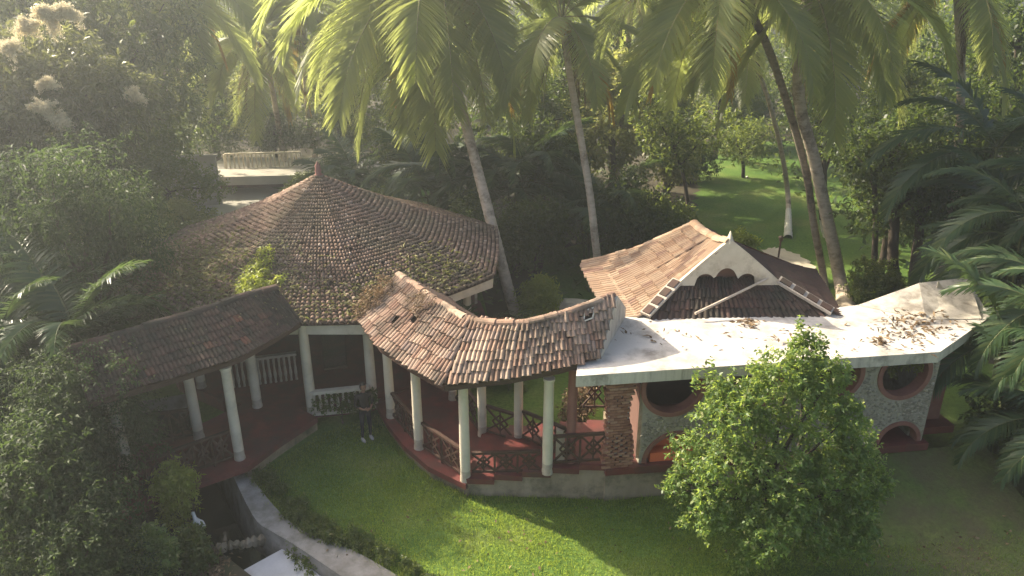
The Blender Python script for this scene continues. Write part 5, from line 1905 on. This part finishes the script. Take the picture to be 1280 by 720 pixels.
# far wood that closes the view
rngw = random.Random(3)
WB, WL = [], []
for k in range(95):
    x = -70 + 140 * (k % 32) / 31 + rngw.uniform(-2, 2)
    y = (60, 70, 84)[k // 32] + rngw.uniform(-3, 3)
    if k // 32 == 0 and -12 < x < 16: y += 2
    h = rngw.uniform(7.5, 12.5)
    for _ in range(9):
        WB.append((x + rngw.uniform(-2.4, 2.4), y + rngw.uniform(-2, 2), rngw.uniform(1.0, h), rngw.uniform(1.1, 1.9)))
half = len(WB) // 2
tag(link('far_wood', blob_crown('far_wood', WB, 15000, 7, .6, .5, .24, M['leaf_mid'], 500, shell=.5)), kind='stuff')

# ------------------------------------------------------------------ person on the lawn, white bird, rock
def person(loc, face):
    t = thing('person', 'person in dark top, navy trousers and white shoes standing on the lawn', 'person', Vector((loc[0], loc[1], 0)))
    J = {'pel': (0, 0, .92), 'wst': (0, .01, 1.06), 'chs': (0, .015, 1.26), 'nk': (0, .01, 1.43), 'hd': (0, -.005, 1.50),
         'hl': (.095, 0, .88), 'kl': (.105, -.015, .48), 'al': (.11, .02, .09), 'hr': (-.095, 0, .88), 'kr': (-.11, -.02, .48), 'ar': (-.12, .01, .09),
         'sl': (.19, .015, 1.37), 'el': (.245, .03, 1.09), 'wl': (.11, -.16, 1.01), 'pl': (.05, -.20, 1.015), 'sr': (-.19, .015, 1.37), 'er': (-.245, .03, 1.09), 'wr': (-.10, -.17, 1.03), 'pr': (-.04, -.205, 1.04)}
    rad = {'pel': .145, 'wst': .125, 'chs': .15, 'nk': .055, 'hd': .05, 'hl': .088, 'kl': .058, 'al': .042, 'hr': .088, 'kr': .058, 'ar': .042,
           'sl': .062, 'el': .042, 'wl': .027, 'pl': .03, 'sr': .062, 'er': .042, 'wr': .027, 'pr': .03}
    E_ = [('pel', 'wst'), ('wst', 'chs'), ('chs', 'nk'), ('nk', 'hd'), ('pel', 'hl'), ('hl', 'kl'), ('kl', 'al'), ('pel', 'hr'), ('hr', 'kr'), ('kr', 'ar'),
          ('chs', 'sl'), ('sl', 'el'), ('el', 'wl'), ('wl', 'pl'), ('chs', 'sr'), ('sr', 'er'), ('er', 'wr'), ('wr', 'pr')]
    ks = list(J)
    verts = [J[k] for k in ks]
    rd = [rad[k] for k in ks]
    ed = [(ks.index(a), ks.index(b)) for a, b in E_]
    for side, pk_ in ((1, 'pl'), (-1, 'pr')):              # four fingers and a thumb
        p = Vector(J[pk_])
        for i in range(4):
            o_ = Vector((-side * .01, -.012, .026 - .016 * i))
            ln = (.058, .068, .064, .05)[i]
            a_ = p + o_
            b_ = a_ + Vector((-side * ln * .6, -.012, -.004))
            c_ = b_ + Vector((-side * ln * .45, .012, -.010))
            n0 = len(verts)
            verts += [a_[:], b_[:], c_[:]]
            rd += [.0095, .009, .0075]
            ed += [(ks.index(pk_), n0), (n0, n0 + 1), (n0 + 1, n0 + 2)]
        n0 = len(verts)
        verts += [(p + Vector((0, .005, .034)))[:], (p + Vector((-side * .03, -.01, .056)))[:]]
        rd += [.011, .009]
        ed += [(ks.index(pk_), n0), (n0, n0 + 1)]
    me = bpy.data.meshes.new('body')
    me.from_pydata(verts, ed, [])
    o = bpy.data.objects.new('body', me)
    COL.objects.link(o)
    sk = o.modifiers.new('skin', 'SKIN')
    sk.use_smooth_shade = True
    for i, r_ in enumerate(rd):
        me.skin_vertices[0].data[i].radius = (r_, r_ * (.78 if ks[i:i + 1] and ks[i] in ('wst', 'chs', 'pel') else 1))
    me.skin_vertices[0].data[0].use_root = True
    sub = o.modifiers.new('sub', 'SUBSURF')
    sub.levels = sub.render_levels = 1
    dg = bpy.context.evaluated_depsgraph_get()
    me2 = bpy.data.meshes.new_from_object(o.evaluated_get(dg))
    bpy.data.objects.remove(o)
    for k in ('skin', 'shirt', 'trousers'): me2.materials.append(M[k])
    for f in me2.polygons:
        c = f.center
        arm = abs(c.x) < .20 and c.y < -.10 and c.z > .9
        f.material_index = 0 if (c.z > 1.44 or arm or (c.y < -.05 and .98 < c.z < 1.07 and abs(c.x) > .10)) else (1 if c.z > .93 else 2)
        f.use_smooth = True
    rotm = Matrix.Rotation(face, 4, 'Z')
    def put(nm, mesh_, par=t):
        ob = link(nm, mesh_, par)
        ob.matrix_basis = Matrix.Translation((loc[0], loc[1], loc[2])) @ rotm
        return ob
    body = put('body', me2)
    bm = bmesh.new()
    bmesh.ops.create_uvsphere(bm, u_segments=20, v_segments=14, radius=.105)
    for v in bm.verts:
        v.co.x *= .74
        v.co.y *= .92
        v.co.z *= 1.16
        if v.co.z < 0: v.co.x *= 1 + v.co.z * 2.0
        if v.co.y < -.07 and -.035 < v.co.z < .015 and abs(v.co.x) < .018: v.co.y -= .022      # nose
        if v.co.y < -.06 and .01 < v.co.z < .035 and .018 < abs(v.co.x) < .05: v.co.y += .010      # eye hollows
        v.co += Vector((0, -.015, 1.595))
    mh = bpy.data.meshes.new('head')
    bm.to_mesh(mh)
    bm.free()
    mh.materials.append(M['skin'])
    for f in mh.polygons: f.use_smooth = True
    hd = put('head', mh)
    f_ = MB()
    for s in (-1, 1):
        f_.box((s * .032, -.104, 1.612), (.022, .008, .010))
        f_.box((s * .078, -.005, 1.59), (.014, .035, .055))
    put('eyes', f_.mesh('eyes', M['hair']), hd)
    put('mouth', MB().box((0, -.105, 1.535), (.04, .008, .009)).mesh('mouth', M['red_trim']), hd)
    bm = bmesh.new()
    bmesh.ops.create_uvsphere(bm, u_segments=20, v_segments=14, radius=.113)
    dele = []
    for v in bm.verts:
        if v.co.z < -.01 and v.co.y < .02 or (v.co.y < -.062 and v.co.z < .062): dele.append(v)
    bmesh.ops.delete(bm, geom=dele, context='VERTS')
    for v in bm.verts:
        v.co.x *= .78
        v.co.z *= 1.15
        v.co += Vector((0, -.005, 1.603))
    mh = bpy.data.meshes.new('hair')
    bm.to_mesh(mh)
    bm.free()
    mh.materials.append(M['hair'])
    put('hair', mh)
    for s, (x, y) in ((1, (.112, -.035)), (-1, (-.122, -.05))):
        bm = bmesh.new()
        bmesh.ops.create_uvsphere(bm, u_segments=12, v_segments=8, radius=1)
        for v in bm.verts:
            v.co = Vector((v.co.x * .048 + x, v.co.y * .135 + y, max(v.co.z * (.06 if v.co.y > 0 else .042) + .035, 0)))
        mh = bpy.data.meshes.new('shoe')
        bm.to_mesh(mh)
        bm.free()
        mh.materials.append(M['shoe'])
        for f in mh.polygons: f.use_smooth = True
        put('shoe', mh)
    return t


pp = G(459, 549, 0)
person((pp.x, pp.y, 0.0), R(32))

# white duck at the edge of the pond
bd = thing('duck', 'white duck resting at the edge of the dark pond', 'duck', (-6.98, 13.66, .0))
m = MB()
c = Vector((-6.98, 13.66, .0))
d = Vector((-.7, .55, 0)).normalized()
m.tube([c - d * .22 + Vector((0, 0, .16)), c - d * .14 + Vector((0, 0, .13)), c + Vector((0, 0, .12)), c + d * .12 + Vector((0, 0, .14)), c + d * .17 + Vector((0, 0, .22)), c + d * .18 + Vector((0, 0, .30)), c + d * .21 + Vector((0, 0, .335)), c + d * .25 + Vector((0, 0, .33))],
       [.015, .07, .115, .09, .045, .035, .045, .02], 12)
m.build('body', M['feather'], bd)
m = MB().bar(c + d * .25 + Vector((0, 0, .325)), c + d * .31 + Vector((0, 0, .315)), .03, .014)
m.build('beak', M['beak'], bd)
m = MB()
for s in (-1, 1):
    sd_ = Vector((-d.y, d.x, 0)) * s
    m.tube([c + sd_ * .04 + Vector((0, 0, .06)), c + sd_ * .045 + Vector((0, 0, .005)), c + sd_ * .045 + d * .05 + Vector((0, 0, .004))], [.012, .01, .016], 6)
m.build('leg', M['beak'], bd)

rk = bmesh.new()
bmesh.ops.create_icosphere(rk, subdivisions=3, radius=1)
rr_ = np.random.default_rng(4)
for v in rk.verts:
    q = v.co.normalized()
    v.co = Vector((q.x * .95, q.y * .6, q.z * .55)) * (1 + .12 * math.sin(q.x * 5 + 1) * math.cos(q.y * 4 + q.z * 3) + float(rr_.normal()) * .012)
mk = bpy.data.meshes.new('boulder')
rk.to_mesh(mk)
rk.free()
mk.materials.append(M['sandy'])
o = tag(link('boulder', mk), 'rounded sandy boulder beside the yellow green bush behind the walkway', 'rock')
p = G(718, 392, 0)
o.location = (p.x, p.y - .3, .25)
o.scale = (.85, .85, .8)
# short lamp post on the far lawn
p = G(973, 322, 0)
lp = thing('garden_light', 'short dark garden light post on the far lawn near the path', 'garden light', (p.x, p.y, 0))
MB().tube([(p.x, p.y, 0), (p.x, p.y, .75)], [.045, .04], 8).build('post', M['wood'], lp)
MB().lathe((p.x, p.y, .75), [(.05, 0), (.09, .05), (.10, .16), (.13, .18), (.03, .26)], 10).build('lamp_head', M['wood'], lp)

# ------------------------------------------------------------------ hazy air round the whole garden
def haze():
    m = bpy.data.materials.new('haze')
    m.use_nodes = True
    n = m.node_tree
    n.nodes.clear()
    out = n.nodes.new("ShaderNodeOutputMaterial")
    v = n.nodes.new("ShaderNodeVolumePrincipled")
    v.inputs["Color"].default_value = (0.88, 0.95, 0.95, 1)
    v.inputs["Density"].default_value = 0.0023
    v.inputs["Anisotropy"].default_value = 0.62
    n.links.new(v.outputs[0], out.inputs["Volume"])
    b = MB().box((0, 64, 9), (320, 180, 24))
    return tag(b.build('haze', m), kind='stuff')


haze()
